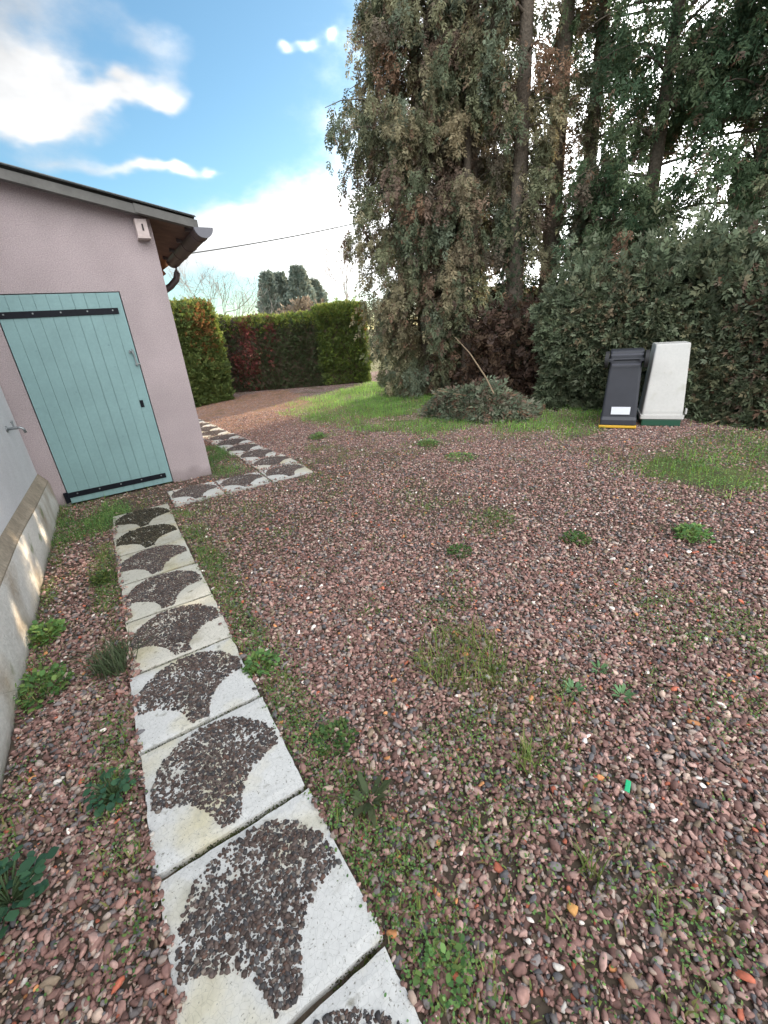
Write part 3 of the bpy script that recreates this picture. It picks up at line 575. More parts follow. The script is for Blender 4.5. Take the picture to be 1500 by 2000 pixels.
def hedge(name, label, pts, width, height, n, pal, seed, size=.14, top_pal=None, patches=(), wob=.12, core=True, cat='hedge', updir=.35, round_=.25, hfun=None, group=None):
    """clipped hedge along a ground polyline; sprays over its faces"""
    pts = np.array(pts, float); t = thing(name, label, cat, (pts[0, 0], pts[0, 1], -0.02), 0, group); o0 = pts[0].copy(); pts = pts - o0; rng = R_(seed)
    seg = np.diff(pts, axis=0); sl_ = np.linalg.norm(seg, axis=1); cum = np.r_[0, np.cumsum(sl_)]; Ltot = cum[-1]
    per = 2 * height + width; q = rng.rand(n) * per; sd_ = np.where(q < height, -1, np.where(q < 2 * height, 1, 0)); L = rng.rand(n) * (Ltot + .0)
    end = rng.rand(n) < (width / (Ltot + width)) * 0.9; L = np.where(end & (sd_ != 0), np.where(rng.rand(n) < .5, 0, Ltot), L)
    i = np.clip(np.searchsorted(cum, L) - 1, 0, len(seg) - 1); d = seg[i] / sl_[i][:, None]; nr = np.stack([d[:, 1], -d[:, 0]], 1); base = pts[i] + d * (L - cum[i])[:, None]
    hh = height if hfun is None else hfun(L)
    z = np.where(sd_ == 0, hh, rng.rand(n) * hh); off = np.where(sd_ == 0, rng.uniform(-.5, .5, n), .5 * sd_) * width
    isend = end & (sd_ != 0); off = np.where(isend, rng.uniform(-.5, .5, n) * width, off); se = np.where(L <= 0, -1.0, 1.0)
    nor = np.zeros((n, 3)); nor[:, :2] = np.where(isend[:, None], d * se[:, None], nr * sd_[:, None]); nor[sd_ == 0] = (0, 0, 1)
    zr = np.clip((z - (hh - round_)) / round_, 0, 1); off = np.where(sd_ == 0, off * .96, off * (1 - .25 * zr ** 2)); z = np.where(sd_ == 0, z - .12 * (np.abs(off) / (width / 2)) ** 3, z)
    bump = (VN(L * 1.0 + seed, z + 3 * (sd_ + 1), 1.6) - .5) * 2 * wob
    shag = wob > .3; z = z + np.where(sd_ == 0, rng.exponential(.16 if shag else .02, n), 0.0)
    if shag: bump = bump + .35 * (VN2(L * 2.2 + seed, z * 1.4 + 5 * sd_, 1.0) - .5)
    P = np.c_[base + nr * off[:, None], z] + nor * (bump - rng.exponential(.06, n))[:, None]
    P[:, 2] = np.maximum(P[:, 2], .03)
    c = pick(rng, pal, n, .22)
    if top_pal is not None:
        k = rng.rand(n) < np.clip((z - (hh - .45)) / .4, 0, 1) * .85; c[k] = pick(rng, top_pal, int(k.sum()))
    for (l0, z0, rl, rz, ppal, pr) in patches:
        w_ = np.exp(-((L - l0) / rl) ** 2 - ((z - z0) / rz) ** 2) * (.6 + .8 * VN(L + 5, z, 3.0)); k = rng.rand(n) < w_ * pr; c[k] = pick(rng, ppal, int(k.sum()))
    A = nor * .7 + rng.normal(0, .45, (n, 3)) + np.array([0, 0, updir])
    foliage('foliage', P, A, size * rng.uniform(.6, 1.3, n), c, seed + 1, t, TEMPL_S)
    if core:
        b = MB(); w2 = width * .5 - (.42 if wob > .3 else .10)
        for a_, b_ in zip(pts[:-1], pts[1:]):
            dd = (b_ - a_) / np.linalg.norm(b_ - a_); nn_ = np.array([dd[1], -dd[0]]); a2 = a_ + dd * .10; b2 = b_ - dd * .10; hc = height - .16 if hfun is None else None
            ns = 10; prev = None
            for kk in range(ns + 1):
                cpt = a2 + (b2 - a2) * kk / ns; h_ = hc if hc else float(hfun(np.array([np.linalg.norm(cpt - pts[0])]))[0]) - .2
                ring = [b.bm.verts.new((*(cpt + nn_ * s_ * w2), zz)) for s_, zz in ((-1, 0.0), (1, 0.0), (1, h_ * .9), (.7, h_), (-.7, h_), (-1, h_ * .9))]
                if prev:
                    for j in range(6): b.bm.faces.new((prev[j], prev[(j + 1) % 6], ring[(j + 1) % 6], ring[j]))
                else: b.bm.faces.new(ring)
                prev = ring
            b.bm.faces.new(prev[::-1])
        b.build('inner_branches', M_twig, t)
    return t
RED = np.array([(.16, .045, .045), (.20, .06, .05), (.13, .05, .05), (.17, .08, .06)]) * 1.35
ORB = np.array([(.20, .095, .035), (.24, .12, .045), (.16, .085, .035)]) * 1.35
PURP = np.array([(.085, .06, .055), (.10, .07, .065), (.075, .06, .05)]) * 1.35
DGR = np.array([(.07, .095, .042), (.085, .11, .048), (.09, .095, .055), (.055, .08, .04)])
MGR = np.array([(.105, .15, .042), (.13, .175, .05), (.09, .13, .042), (.15, .18, .055)])
hedge('hedge', 'clipped green hedge block with an orange brown top beside the outbuilding', [(1.3, 12.25), (2.62, 12.9)], 1.2, 2.35, 26000, MGR, 301, size=.12, top_pal=np.concatenate([YELG, MGR]), patches=[(1.0, 1.95, .4, .6, ORB, .55), (1.47, 1.55, .12, .65, YELG, .95)], round_=.45)  # yellow patch at the free end is sunlight painted into the leaves
hedge('hedge', 'clipped dark hedge with a red leaved creeper patch at the back', [(3.0, 14.6), (6.0, 12.85)], 1.0, 2.02, 20000, DGR, 302, size=.12, top_pal=YELG, patches=[(1.35, 1.25, .26, .85, RED * 1.3, 1.0), (.25, 1.1, .7, .9, PURP * 1.15, .8), (.95, .7, .2, .5, RED, .6), (2.1, 1.65, .15, .3, RED, .6), (1.95, .75, .12, .35, RED, .5)])
hedge('hedge', 'clipped bright green hedge between the dark hedge and the conifers', [(5.95, 12.85), (7.15, 12.2)], 1.05, 2.18, 15000, np.concatenate([MGR, YELG[1:2]]), 303, size=.12, top_pal=YELG, patches=[(1.5, 1.9, .25, .5, ORB, .4)])
HF = lambda L: 1.56 - .06 * L + 1.3 * (VN(L * 1.0 + 40, L * 0 + 3.3, .9) - .45)
hedge('hedge', 'overgrown blue green conifer hedge behind the two upturned bins', [(6.95, 5.15), (7.35, 3.4), (7.75, 1.9)], 1.3, 2.1, 42000, BLUEG, 304, size=.17, wob=.5, hfun=HF, patches=[(3.4, 1.2, .8, 1.2, BROWN, .55), (1.0, 1.6, .5, .5, TAN, .35), (2.2, .9, .5, .5, OLIVE, .6)], updir=-.25)
hedge('hedge', 'browning overgrown hedge in front of the dark conifer at the edge', [(7.8, 1.85), (8.3, -.6)], 1.3, 2.0, 26000, np.concatenate([OLIVE * .8, BROWN[:3] * .8, BLUEG[:2]]), 305, size=.17, wob=.5, hfun=HF, updir=-.25)

# fallen boughs in front of the hollow
hp = thing('bough_heap', 'heap of cut conifer boughs on the grass before the dark hollow', 'branch heap', (5.25, 5.35, 0)); rng = R_(401)
n = 4600; a = rng.rand(n) * 6.283; r = np.sqrt(rng.rand(n)); ex, ey = .98, .50; px, py = r * np.cos(a) * ex, r * np.sin(a) * ey; ca, sa = math.cos(rad(-65)), math.sin(rad(-65))
hz = .46 * (1 - r ** 2) ** .8 * (.55 + .9 * VN(px * 2 + 9, py * 2 + 4, 1.6)) + .03
P = np.stack([px * ca - py * sa, px * sa + py * ca, np.maximum(.03, hz - rng.exponential(.05, n))], 1)
foliage('foliage', P, np.stack([np.cos(a), np.sin(a), -.8 + 0 * a], 1) * .6 + rng.normal(0, .4, (n, 3)), (.18 * rng.uniform(.6, 1.3, n)), np.where(rng.rand(n, 1) < .22, pick(rng, BROWN, n), pick(rng, np.array([(.17, .20, .125), (.14, .175, .115), (.21, .21, .15)]), n)), 402, hp)
st = MB()
for k in range(7):
    x, y = rng.uniform(-.3, .4), rng.uniform(-.5, .5); an = rng.uniform(0, 3.1); l_ = rng.uniform(.3, .8); st.tube([(x, y, .2), (x + l_ * .5 * math.cos(an), y + l_ * .5 * math.sin(an), .30 + rng.rand() * .12), (x + l_ * math.cos(an), y + l_ * math.sin(an), .33 + rng.rand() * .15)], [.014, .011, .007], 6)
st.build('sticks', M_dry, hp)
sk = tag(MB().tube([(4.98, 4.75, .45), (5.08, 5.02, .66), (5.28, 5.6, 1.0), (5.44, 6.13, 1.24)], [.012, .012, .010, .006], 7).build('broken_branch', M_dry, None), 'long broken branch leaning out of the bough heap into the hollow', 'branch')
# undergrowth of dead twigs in the hollow
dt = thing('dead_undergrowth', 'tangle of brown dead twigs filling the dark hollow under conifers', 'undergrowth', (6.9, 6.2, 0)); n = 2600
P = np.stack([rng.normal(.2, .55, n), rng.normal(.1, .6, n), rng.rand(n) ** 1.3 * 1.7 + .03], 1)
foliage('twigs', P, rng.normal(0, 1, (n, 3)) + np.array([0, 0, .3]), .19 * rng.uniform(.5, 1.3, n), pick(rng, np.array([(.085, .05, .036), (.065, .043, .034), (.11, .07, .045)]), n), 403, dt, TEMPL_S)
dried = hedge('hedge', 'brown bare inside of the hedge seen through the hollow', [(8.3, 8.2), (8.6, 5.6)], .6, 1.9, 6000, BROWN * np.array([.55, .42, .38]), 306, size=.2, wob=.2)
tag(MB().tube([(6.55, 2.42, .02), (6.85, 2.33, .10), (7.12, 2.30, .22)], [.012, .010, .007], 6).build('fallen_stick', M_dry), 'thin pale stick leaning beside the pale bin', 'stick')

# ------------------------------------------------------------------ grass and weeds
def blades(P, h, w, rng, col, lean=.45):
    n = len(P); a = rng.rand(n) * 6.283; o = np.stack([np.cos(a), np.sin(a), 0 * a], 1); s = np.stack([-np.sin(a), np.cos(a), 0 * a], 1); L = np.abs(rng.normal(0, lean, n))[:, None] * h[:, None]
    up = np.array([0, 0, 1.0]); m = P + o * L * .35 + up * h[:, None] * .55; t = P + o * L * 1.1 + up * h[:, None] * .92
    w = w[:, None]; V = np.stack([P - s * w, P + s * w, m + s * w * .8, m - s * w * .8, t + s * w * .12, t - s * w * .12], 1)
    F = np.array([[0, 1, 2, 3], [3, 2, 4, 5]])[None] + (np.arange(n) * 6)[:, None, None]
    return V.reshape(-1, 3), F.reshape(-1, 4), np.repeat(col, 6, 0)
def leaves(P, A, size, rng, col, ratio=.38):
    n = len(P); A = unit(A); r = unit(np.cross(A, np.array([0, 0, 1.0]) + rng.normal(0, .25, (n, 3)))); u = np.cross(r, A); s = size[:, None]
    V = np.stack([P, P + A * s * .35 + r * s * ratio * .85, P + A * s * .75 + r * s * ratio * .75 + u * s * .06, P + A * s - u * s * .08, P + A * s * .75 - r * s * ratio * .75 + u * s * .06, P + A * s * .35 - r * s * ratio * .85], 1)
    F = np.array([[0, 1, 2, 5], [5, 2, 3, 4]])[None] + (np.arange(n) * 6)[:, None, None]
    return V.reshape(-1, 3), F.reshape(-1, 4), np.repeat(col, 6, 0)
def cat3(L):
    o = 0; Vs, Fs, Cs = [], [], []
    for V, F, c in L: Vs.append(V); Fs.append(F + o); Cs.append(c); o += len(V)
    return np.concatenate(Vs), np.concatenate(Fs), np.concatenate(Cs)
GRS = np.array([(.17, .26, .06), (.14, .22, .055), (.23, .29, .075), (.19, .25, .08), (.28, .28, .10)])
LFS = np.array([(.13, .26, .08), (.10, .21, .07), (.19, .33, .10), (.21, .31, .09)])
def grow(name, label, rng, P, h, pal, leafy=.5, z=0.0, dens_l=3, lpal=None):
    k = rng.rand(len(P)) < leafy; B = P[~k]; Lf = P[k]; out = []
    if len(B): out.append(blades(np.c_[B, np.full(len(B), z - .01)], h * rng.uniform(.4, 1.3, len(B)), .0022 + .0016 * rng.rand(len(B)) + h * .008, rng, pick(rng, pal, len(B), .25)))
    if len(Lf):
        Q = np.repeat(Lf, dens_l, 0) + rng.normal(0, .02, (len(Lf) * dens_l, 2)); a = rng.rand(len(Q)) * 6.283; zz = rng.rand(len(Q)) * h * .7 + z
        out.append(leaves(np.c_[Q, zz], np.stack([np.cos(a), np.sin(a), rng.uniform(0, .9, len(Q))], 1), rng.uniform(.35, 1.0, len(Q)) * (.006 + h * .17), rng, pick(rng, LFS if lpal is None else lpal, len(Q), .25)))
    V, F, c = cat3(out); c = c * (.62 + .75 * VN2(V[:, 0] + 13, V[:, 1] + 4, 2.6))[:, None]; return npmesh(name, V, F, M_grass, col=c)
rng = R_(500)
# lush strip at the foot of the conifers, the right hand patch, the door corner
def zone(poly, n, grow_noise=.35):
    p = np.array(poly); P = np.stack([rng.uniform(p[:, 0].min(), p[:, 0].max(), n), rng.uniform(p[:, 1].min(), p[:, 1].max(), n)], 1)
    J = P + np.stack([VN(P[:, 0] + 9, P[:, 1], 1.7) - .5, VN2(P[:, 0], P[:, 1] + 5, 1.7) - .5], 1) * 1.5 + rng.normal(0, .20, P.shape)
    return P[in_poly(J, poly) & (VN2(P[:, 0], P[:, 1], 1.6) + rng.normal(0, .10, len(P)) > grow_noise) & free_ground(P)]
P = zone(Z_TREE, 80000, .40); P = P[(P[:, 0] < 6.9)]
tag(grow('grass', '', rng, P, .075, GRS * np.array([1.15, 1.6, 1.1]), .62), 'lush green grass and weeds along the foot of the conifers', 'grass', kind='stuff')
P = zone(Z_RIGHT, 15000, .42); tag(grow('grass', '', rng, P, .08, GRS * np.array([1.1, 1.3, 1.0]), .78), 'green weeds spreading over the gravel before the pale bin', 'grass', kind='stuff')
P = zone(Z_DOOR, 9000, .25); tag(grow('grass', '', rng, P, .05, LFS, .75), 'dark green weeds in the corner below the teal door', 'weeds', kind='stuff')
P = zone(Z_CORNER, 6000, .40); tag(grow('grass', '', rng, P, .06, LFS, .7), 'low green weeds at the free corner of the outbuilding', 'weeds', kind='stuff')
# thin scattered growth through the gravel, clumped by noise, denser along the slabs
P = scatter(rng, -.75, 5.5, .0, 6.5, 8000); edge = np.exp(-((P[:, 0] - .31) / .10) ** 2) * (P[:, 1] < 4.4) * .95 + np.exp(-((P[:, 0] + .36) / .07) ** 2) * (P[:, 1] < 4.0) * .9 + np.exp(-((P[:, 0] + .70) / .05) ** 2) * .5
m_ = np.clip((VN(P[:, 0] + 20, P[:, 1] + 20, 1.3) - .50) * 2.4, 0, 1) * np.clip((VN2(P[:, 0], P[:, 1], 5.5) - .42) * 4, 0, 1) * np.where(np.hypot(P[:, 0] - 2, P[:, 1] - .2) < 2.2, 1.0, .45)
edge = edge * np.clip((VN2(P[:, 0] + 3, P[:, 1], 4.0) - .34) * 5, 0, 1)
patch = .45 * np.exp(-((P[:, 0] - 2.05) ** 2 + (P[:, 1] - .42) ** 2) / .16) + .25 * np.exp(-((P[:, 0] - 1.15) ** 2 + (P[:, 1] - .95) ** 2) / .10) + .18 * np.exp(-((P[:, 0] - .7) ** 2 + (P[:, 1] - .55) ** 2) / .12) + .22 * np.exp(-((P[:, 0] - .75) ** 2 + (P[:, 1] - 3.7) ** 2) / .5)
patch = patch * np.clip((VN2(P[:, 0] + 8, P[:, 1], 6.0) - .42) * 5, 0, 1)
P = P[(rng.rand(len(P)) < m_ * .75 + edge + patch + .008) & free_ground(P) & in_view(P)]
tag(grow('scattered_weeds', '', rng, P, .036, np.concatenate([GRS, [(.25, .24, .08), (.30, .27, .13)]]), .50, dens_l=4), 'thin weeds and moss scattered through the gravel', 'weeds', kind='stuff')
# moss in the joints between slabs
P = np.concatenate([np.stack([rng.uniform(-.27, .22, 620), np.full(620, y) + rng.normal(0, .005, 620)], 1) for (_, _, y) in STRAIGHT[1:]]); P = P[VN(P[:, 0] * 1 + 3, P[:, 1], 4) > .40]
tag(grow('joint_moss', '', rng, P, .012, np.array([(.08, .10, .025), (.11, .12, .035)]), .55, z=.0, lpal=np.array([(.055, .07, .02), (.08, .09, .03), (.05, .05, .03)])), 'green moss growing in the joints between the paving slabs', 'moss', kind='stuff')

def weed(name, label, x, y, r, h, kind, seed, pal=None, cat='weed', n=None):
    rng = R_(seed)
    if kind == 'tuft':
        n = n or int(60 + r * 700); a = rng.rand(n) * 6.283; q = np.sqrt(rng.rand(n)) * r * .55; P = np.stack([q * np.cos(a), q * np.sin(a), np.full(n, -.01)], 1)
        V, F, c = blades(P, h * rng.uniform(.5, 1.25, n), np.full(n, .0022 + h * .006), rng, pick(rng, pal if pal is not None else GRS, n, .25), lean=.75)
    elif kind == 'rosette':
        n = n or 26; a = rng.rand(n) * 6.283; P = np.stack([.01 * np.cos(a), .01 * np.sin(a), np.full(n, .005)], 1)
        V, F, c = leaves(P, np.stack([np.cos(a), np.sin(a), rng.uniform(.1, .9, n)], 1), r * rng.uniform(.6, 1.1, n), rng, pick(rng, pal if pal is not None else LFS, n), ratio=.13)
    else:
        n = n or int(120 + 900 * r); a = rng.rand(n) * 6.283; q = np.sqrt(rng.rand(n)) * r; z = rng.rand(n) * h * (1 - .6 * (q / r) ** 2); P = np.stack([q * np.cos(a), q * np.sin(a), z], 1)
        o1 = leaves(P, np.stack([np.cos(a + rng.normal(0, 1, n)), np.sin(a + rng.normal(0, 1, n)), rng.uniform(-.1, .8, n)], 1), (.25 * h + .012) * rng.uniform(.5, 1.2, n), rng, pick(rng, pal if pal is not None else LFS, n, .25))
        m = n // 3; o2 = blades(np.c_[P[:m, :2] * .7, np.full(m, -.01)], h * rng.uniform(.4, 1.1, m), np.full(m, .0025), rng, pick(rng, GRS, m), lean=.5)
        V, F, c = cat3([o1, o2])
    o = npmesh(name, V, F, M_grass, col=c); o.location = (x, y, 0); return tag(o, label, cat)
PALE = np.array([(.20, .36, .17), (.16, .30, .13)])
BL = np.array([(.055, .14, .075), (.07, .165, .085), (.045, .115, .07)])
def broadleaf(name, label, x, y, r, h, seed, n=26, ls=.08):
    rng = R_(seed); t = thing(name, label, 'plant', (x, y, 0)); a = rng.rand(n) * 6.283; q = np.sqrt(rng.rand(n)) * r; P = np.stack([q * np.cos(a), q * np.sin(a), h * (.35 + .65 * rng.rand(n))], 1)
    V, F, c = leaves(P, np.stack([np.cos(a), np.sin(a), rng.uniform(-.35, .35, n)], 1), ls * rng.uniform(.6, 1.2, n), rng, pick(rng, BL, n), ratio=.52); npmesh('leaves', V, F, M_grass, col=c, parent=t)
    s = MB()
    for p in P: s.tube([(0.2 * p[0], 0.2 * p[1], -.005), (p[0] * .7, p[1] * .7, p[2] * .7), tuple(p)], .0022, 5, cap=False)
    s.build('stalks', mat('stalk', (.06, .10, .04), .7), t); return t
broadleaf('broadleaf_weed', 'dark green broad leaved weed low at the foot of the pale wall, nearest the camera', -.66, 1.27, .11, .07, 601, n=70, ls=.034)
broadleaf('broadleaf_weed', 'dark green broad leaved weed between plinth and third nearest slab', -.375, 1.45, .06, .07, 602, n=50, ls=.028)
weed('weed_clump', 'low feathery green weed clump at the foot of the pale plinth', -.66, 2.28, .13, .08, 'clump', 603)
weed('weed_clump', 'green weed strip below the sunlit patches of the plinth', -.67, 2.78, .10, .09, 'clump', 604)
weed('grass_tuft', 'grey green grass tuft spilling over the slab edge', -.335, 2.22, .16, .15, 'tuft', 605, pal=np.array([(.10, .14, .07), (.13, .16, .09), (.08, .11, .05)]), cat='grass tuft')
weed('weed_clump', 'yellowish weed beside the straight path near the door corner', -.36, 3.30, .08, .06, 'clump', 606, pal=np.array([(.12, .16, .04), (.08, .13, .04)]))
weed('weed_clump', 'bright green weed clump alone on the far gravel near the bins side', 3.17, 1.12, .12, .09, 'clump', 607)
weed('weed_clump', 'dark green weed in mid gravel, larger of a loose pair', 2.55, 1.60, .10, .05, 'clump', 608, pal=LFS * .6)
weed('weed_clump', 'flat dark weed in mid gravel nearer the paved path', 1.80, 2.00, .09, .035, 'clump', 609, pal=LFS * .55)
weed('weed_clump', 'flat green weed patch on gravel before the heap of boughs', 3.35, 3.70, .20, .045, 'clump', 610)
weed('weed_clump', 'small weed patch where gravel meets the lush grass', 3.50, 4.50, .15, .06, 'clump', 611)
weed('weed_rosette', 'small bright rosette weed with pale green leaves in gravel', 1.483, .637, .045, .03, 'rosette', 612, pal=PALE)
weed('weed_rosette', 'tiny green rosette weed next to the thin grass patch', 1.35, .775, .045, .03, 'rosette', 613, pal=PALE)
weed('weed_rosette', 'tiny green rosette weed, farthest of three rosettes in gravel', 1.54, .78, .04, .03, 'rosette', 614, pal=PALE)
weed('grass_tuft', 'yellow green grass tuft in the gravel, widest of the tufts', 1.10, 1.22, .40, .09, 'tuft', 615, cat='grass tuft', n=420)
weed('grass_tuft', 'sparse mossy grass patch in the middle of the near gravel', 1.15, .84, .42, .04, 'tuft', 616, cat='grass tuft', n=520, pal=np.array([(.20, .22, .07), (.26, .25, .09), (.15, .19, .06)]))
weed('grass_tuft', 'upright grass tuft in gravel close to the green plastic scrap', .93, .67, .08, .08, 'tuft', 617, cat='grass tuft', n=50)
weed('grass_tuft', 'thin grass tuft beside the orange stone', .80, .34, .06, .07, 'tuft', 618, cat='grass tuft', n=26)
weed('weed_rosette', 'long leaved star shaped weed in gravel beside the second nearest slab', .385, .89, .09, .05, 'rosette', 619, pal=np.array([(.10, .12, .06), (.08, .11, .05)]))
weed('weed_clump', 'fresh green leafy weed beside the joint of the two nearest slabs', .325, .42, .07, .04, 'clump', 620, n=70)
weed('weed_clump', 'green weeds hugging the slab edge halfway along the path', .285, 1.76, .08, .06, 'clump', 621)
weed('weed_clump', 'dark green weed cluster on the open gravel beside the third nearest slab', .40, 1.18, .08, .035, 'clump', 622, pal=LFS * .6)
weed('weed_clump', 'lone small weed on the greyish gravel before the lush grass', 2.58, 6.10, .14, .08, 'clump', 623)

# single stones and scraps
def single(name, label, cat, p, s, col, seed):
    o = pebbles(name, np.array([[0, 0, 0.0]]), np.array([s]), R_(seed), ICO2, palette=np.array([col]), pw=np.array([1.0])); o.location = p; return tag(o, label, cat)
single('stone', 'large orange stone among the near gravel', 'stone', (.689, .312, .010), .017, (.46, .24, .085), 31)
single('stone', 'grey brown stone lying on the upper corner of the second nearest slab', 'stone', (.222, .99, TOP + .006), .011, (.15, .12, .10), 32)
single('stone', 'dark stone lying on the edge of the fourth nearest slab', 'stone', (.205, 1.62, TOP + .006), .012, (.075, .065, .065), 33)
single('stone', 'small reddish stone on the pale side of a slab halfway along', 'stone', (.19, 2.22, TOP + .005), .012, (.17, .10, .09), 34)
single('stone', 'white stone among the near gravel', 'stone', (1.17, .60, .006), .015, (.65, .64, .62), 35)
M_green = mat('green_plastic', (.02, .48, .20), .4)
tag(MB().box((1.126, .411, .012), (.016, .042, .006), rot=Matrix.Rotation(rad(-66), 4, 'Z') @ Matrix.Rotation(rad(8), 4, 'X'), bev=.002).build('plastic_scrap', M_green), 'small bright green plastic scrap on the gravel', 'scrap')

# ------------------------------------------------------------------ bins, standing upside down
M_bin = mat('dark_bin_plastic', (.032, .034, .044), .5, noise=(6, .12)); M_bin2 = mat('pale_bin_plastic', (.52, .51, .49), .55, noise=[(4, .06), (40, .05)], stain=[(5, (.40, .39, .34), .56, .72), (60, (.38, .36, .30), .66, .74)])
M_yel = mat('yellow_lid', (.62, .36, .03), .5); M_glid = mat('green_lid', (.012, .07, .04), .5); M_lab = mat('white_sticker', (.72, .74, .80), .5); M_rub = mat('black_rubber', (.015, .015, .017), .7)
def ring_loft(mb, rings):
    R = [[mb.bm.verts.new(p) for p in r] for r in rings]; k = len(R[0])
    for a, b in zip(R[:-1], R[1:]):
        for j in range(k): mb.bm.faces.new((a[j], a[(j + 1) % k], b[(j + 1) % k], b[j]))
    mb.bm.faces.new(R[0][::-1]); mb.bm.faces.new(R[-1])
def rrect(w, d, z, yc=0, r=.03, n=4):
    out = []
    for cx, cy, a0 in ((w / 2 - r, d / 2 - r, 0), (-w / 2 + r, d / 2 - r, 90), (-w / 2 + r, -d / 2 + r, 180), (w / 2 - r, -d / 2 + r, 270)):
        for k in range(n + 1): a = rad(a0 + 90 * k / n); out.append((cx + r * math.cos(a), yc + cy + r * math.sin(a), z))
    return out
ang = math.atan2(-.37, .22)                       # front edge direction; local +X along it, local -Y faces the yard
b1 = thing('wheeled_bin', 'black wheeled bin standing upside down with a white sticker', 'bin', (5.74, 3.20, -.005), ang)
D = .50; k = MB(); ring_loft(k, [rrect(.445, D, .055, D / 2), rrect(.44, D, .12, D / 2), rrect(.425, D - .02, .16, D / 2 + .01), rrect(.375, D - .09, .80, D / 2 + .035), rrect(.365, D - .10, .83, D / 2 + .04), rrect(.40, D - .11, .86, D / 2 + .06), rrect(.395, D - .13, .99, D / 2 + .075), rrect(.37, D - .16, 1.0, D / 2 + .075)])
body = k.build('body', M_bin, b1)
MB().box((0, .033, .835), (.33, .012, .012), rot=Matrix.Rotation(rad(4), 4, 'X')).box((0, .064, .955), (.37, .012, .014)).build('moulded_rib', mat('bin_edge', (.085, .088, .11), .45), body)
k = MB(); k.box((0, D / 2, .030), (.455, D + .02, .034), bev=.008); k.build('lid', M_yel, b1); MB().box((0, D / 2, .006), (.42, D - .02, .012)).build('lid_top', M_bin, b1)
q = MB(); q.box((.015, .0125, .245), (.225, .003, .10), rot=Matrix.Rotation(rad(-2.7), 4, 'X')); q.build('sticker', M_lab, body)
for sx in (-1, 1):
    wv = MB(); wv.tube([(sx * .205, .10, .895), (sx * .25, .10, .895)], .105, 24); wh = wv.build('wheel', M_rub, b1)
    MB().tube([(sx * .25, .10, .895), (sx * .256, .10, .895)], .055, 16).build('rim', M_bin, wh)
MB().tube([(-.2, .10, .895), (.2, .10, .895)], .012, 8).box((-.185, .05, .885), (.07, .02, .022)).box((.185, .05, .885), (.07, .02, .022)).build('axle', M_bin, b1)
b2 = thing('wheeled_bin', 'pale grey bin standing upside down on its green lid', 'bin', (6.185, 2.86, -.005), math.atan2(-.45, .30))
k = MB(); D = .52; ring_loft(k, [rrect(.50, D, .10, D / 2, .02), rrect(.51, D + .01, .105, D / 2, .02), rrect(.51, D + .01, .155, D / 2, .02), rrect(.475, D - .02, .158, D / 2, .025), rrect(.47, D - .02, .20, D / 2, .025), rrect(.385, D - .14, 1.03, D / 2 + .05, .02), rrect(.375, D - .15, 1.045, D / 2 + .05, .02)])
k.build('body', M_bin2, b2); k = MB(); k.box((0, D / 2, .05), (.46, D - .02, .098), bev=.015); k.build('lid', M_glid, b2)
k = MB(); k.box((.262, .02, .205), (.018, .06, .07), bev=.004); k.build('lid_hinge', M_bin2, b2)

# ------------------------------------------------------------------ beyond the hedge
def bare_tree(name, label, x, y, h, seed, tilt=(0, 0), spread=.5, levels=6, r0=.06):
    t = thing(name, label, 'tree', (x, y, 0)); rng = R_(seed); tr = MB(); br = MB()
    def grow_(p, d, L, r, lv):
        pts = [p]; dd = d.copy()
        for k in range(4): dd = unit(dd + rng.normal(0, .10, 3) + np.array([0, 0, .05])); pts.append(pts[-1] + dd * L / 4)
        (tr if lv == 0 else br).tube([tuple(q) for q in pts], [r * (1 - .11 * k) for k in range(5)], 6 if lv < 2 else 3, cap=False)
        if lv >= levels: return
        for k in range(3):
            nd = unit(dd + rng.normal(0, spread, 3) + np.array([0, 0, .12])); q = pts[-1 - (k % 3)] if lv else pts[-1 - (k % 2)]
            grow_(q, nd, L * rng.uniform(.58, .80), max(.004, r * .62), lv + 1)
    grow_(np.array([0, 0, 0.]), unit(np.array([tilt[0], tilt[1], 1.0])), h * .36, r0, 0)
    tr.build('trunk', M_grey_twig, t); br.build('branches', M_grey_twig, t); return t
bare_tree('bare_tree', 'bare leafless tree behind the hedge block and gutter', 6.0, 24.5, 6.2, 701, (.1, 0), .55)
bare_tree('bare_tree', 'thin bare tree crowded against the downpipe side of the hedge block', 4.6, 22.5, 5.4, 702, (-.1, .1), .5, r0=.05)
bare_tree('bare_tree', 'bare tree leaning away from the tall conifers behind the bright hedge', 12.75, 22.3, 6.6, 703, (-.20, .10), .5)
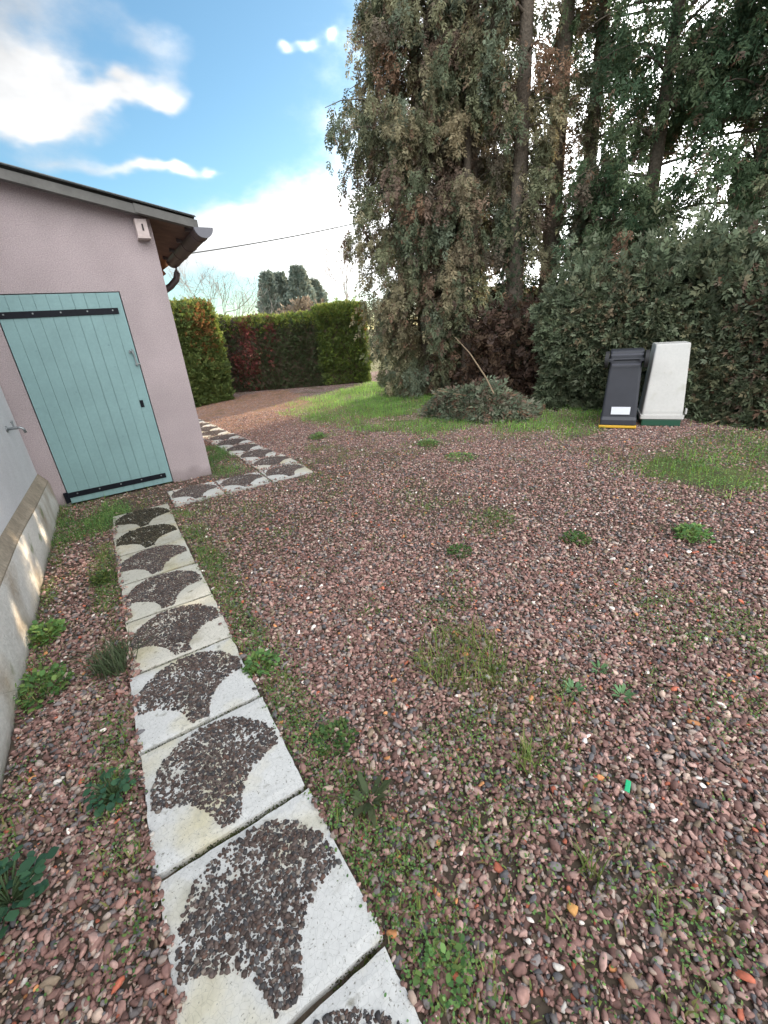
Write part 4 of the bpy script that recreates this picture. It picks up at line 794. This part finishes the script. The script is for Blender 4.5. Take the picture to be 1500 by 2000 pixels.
def columnar(label, x, y, h, r, seed, pal):
    t = thing('cypress', label, 'tree', (x, y, 0), 0, 'far conifers beyond the hedge'); rng = R_(seed); n = 2600; z = rng.rand(n) ** .8 * h; a = rng.rand(n) * 6.283; rr = r * np.clip(np.minimum(.55 + z / h * 1.6, (1.02 - z / h) * 2.4), .08, 1) ** .7 * (.72 + .5 * VN(a * 1.2 + seed, z * .8, 1.5)) * rng.uniform(.75, 1, n)
    MB().tube([(0, 0, 0), (0, 0, h * .9)], [.15, .03], 8).build('trunk', M_bark, t)
    z = z * .95; foliage('crown', np.stack([rr * np.cos(a), rr * np.sin(a), z], 1), np.stack([np.cos(a), np.sin(a), .8 + 0 * a], 1) + rng.normal(0, .3, (n, 3)), .55 * rng.uniform(.6, 1.2, n), pick(rng, pal, n), seed + 1, t, TEMPL_S)
FAR_HAZE = np.array([(.19, .24, .21), (.22, .26, .22), (.24, .26, .21)])  # distance haze is mixed into these leaf colours
for i, (dx, dy, dist, h, lab) in enumerate([(.335, .94, 46, 7.0, 'slim dark conifer far beyond the hedge, nearest the outbuilding'), (.358, .93, 47, 7.0, 'narrow pointed conifer, second of the far group beyond the hedge'), (.392, .917, 46, 7.4, 'broadest conifer of the far group beyond the hedge'), (.417, .905, 48, 6.4, 'shorter greyish conifer at the end of the far group beyond the hedge')]):
    columnar(lab, dx * dist, dy * dist, h, (.95, .95, 1.2, 1.25)[i], 720 + i, FAR_HAZE)
ds = thing('dry_bush', 'dry straw coloured bush peeping over the dark hedge', 'bush', (7.6, 17.4, 0)); rng = R_(740); n = 1200
a = rng.rand(n) * 6.283; q = np.sqrt(rng.rand(n)); P = np.stack([q * 1.7 * np.cos(a), q * .7 * np.sin(a), 2.65 * rng.rand(n) ** .6 * (1 - .4 * q * q)], 1)
foliage('twigs', P, rng.normal(0, .4, (n, 3)) + np.array([0, 0, 1.0]), .35 * rng.uniform(.6, 1.2, n), pick(rng, np.array([(.22, .17, .12), (.27, .21, .14), (.18, .14, .11)]), n), 741, ds, TEMPL_S)
M_cable = mat('cable_sheath', (.10, .10, .10), .6)
pa, pb = Vector((6.4, 25.0, 5.55)), Vector((14.3, 24.2, 6.85)); dv = pb - pa
tag(MB().tube([tuple(pa + dv * t + Vector((0, 0, .06 * (2 * t - 1) ** 2))) for t in np.linspace(-1.6, 2.4, 40)], .030, 6).build('overhead_cable', M_cable), 'overhead cable crossing the sky behind the roof corner', 'cable')
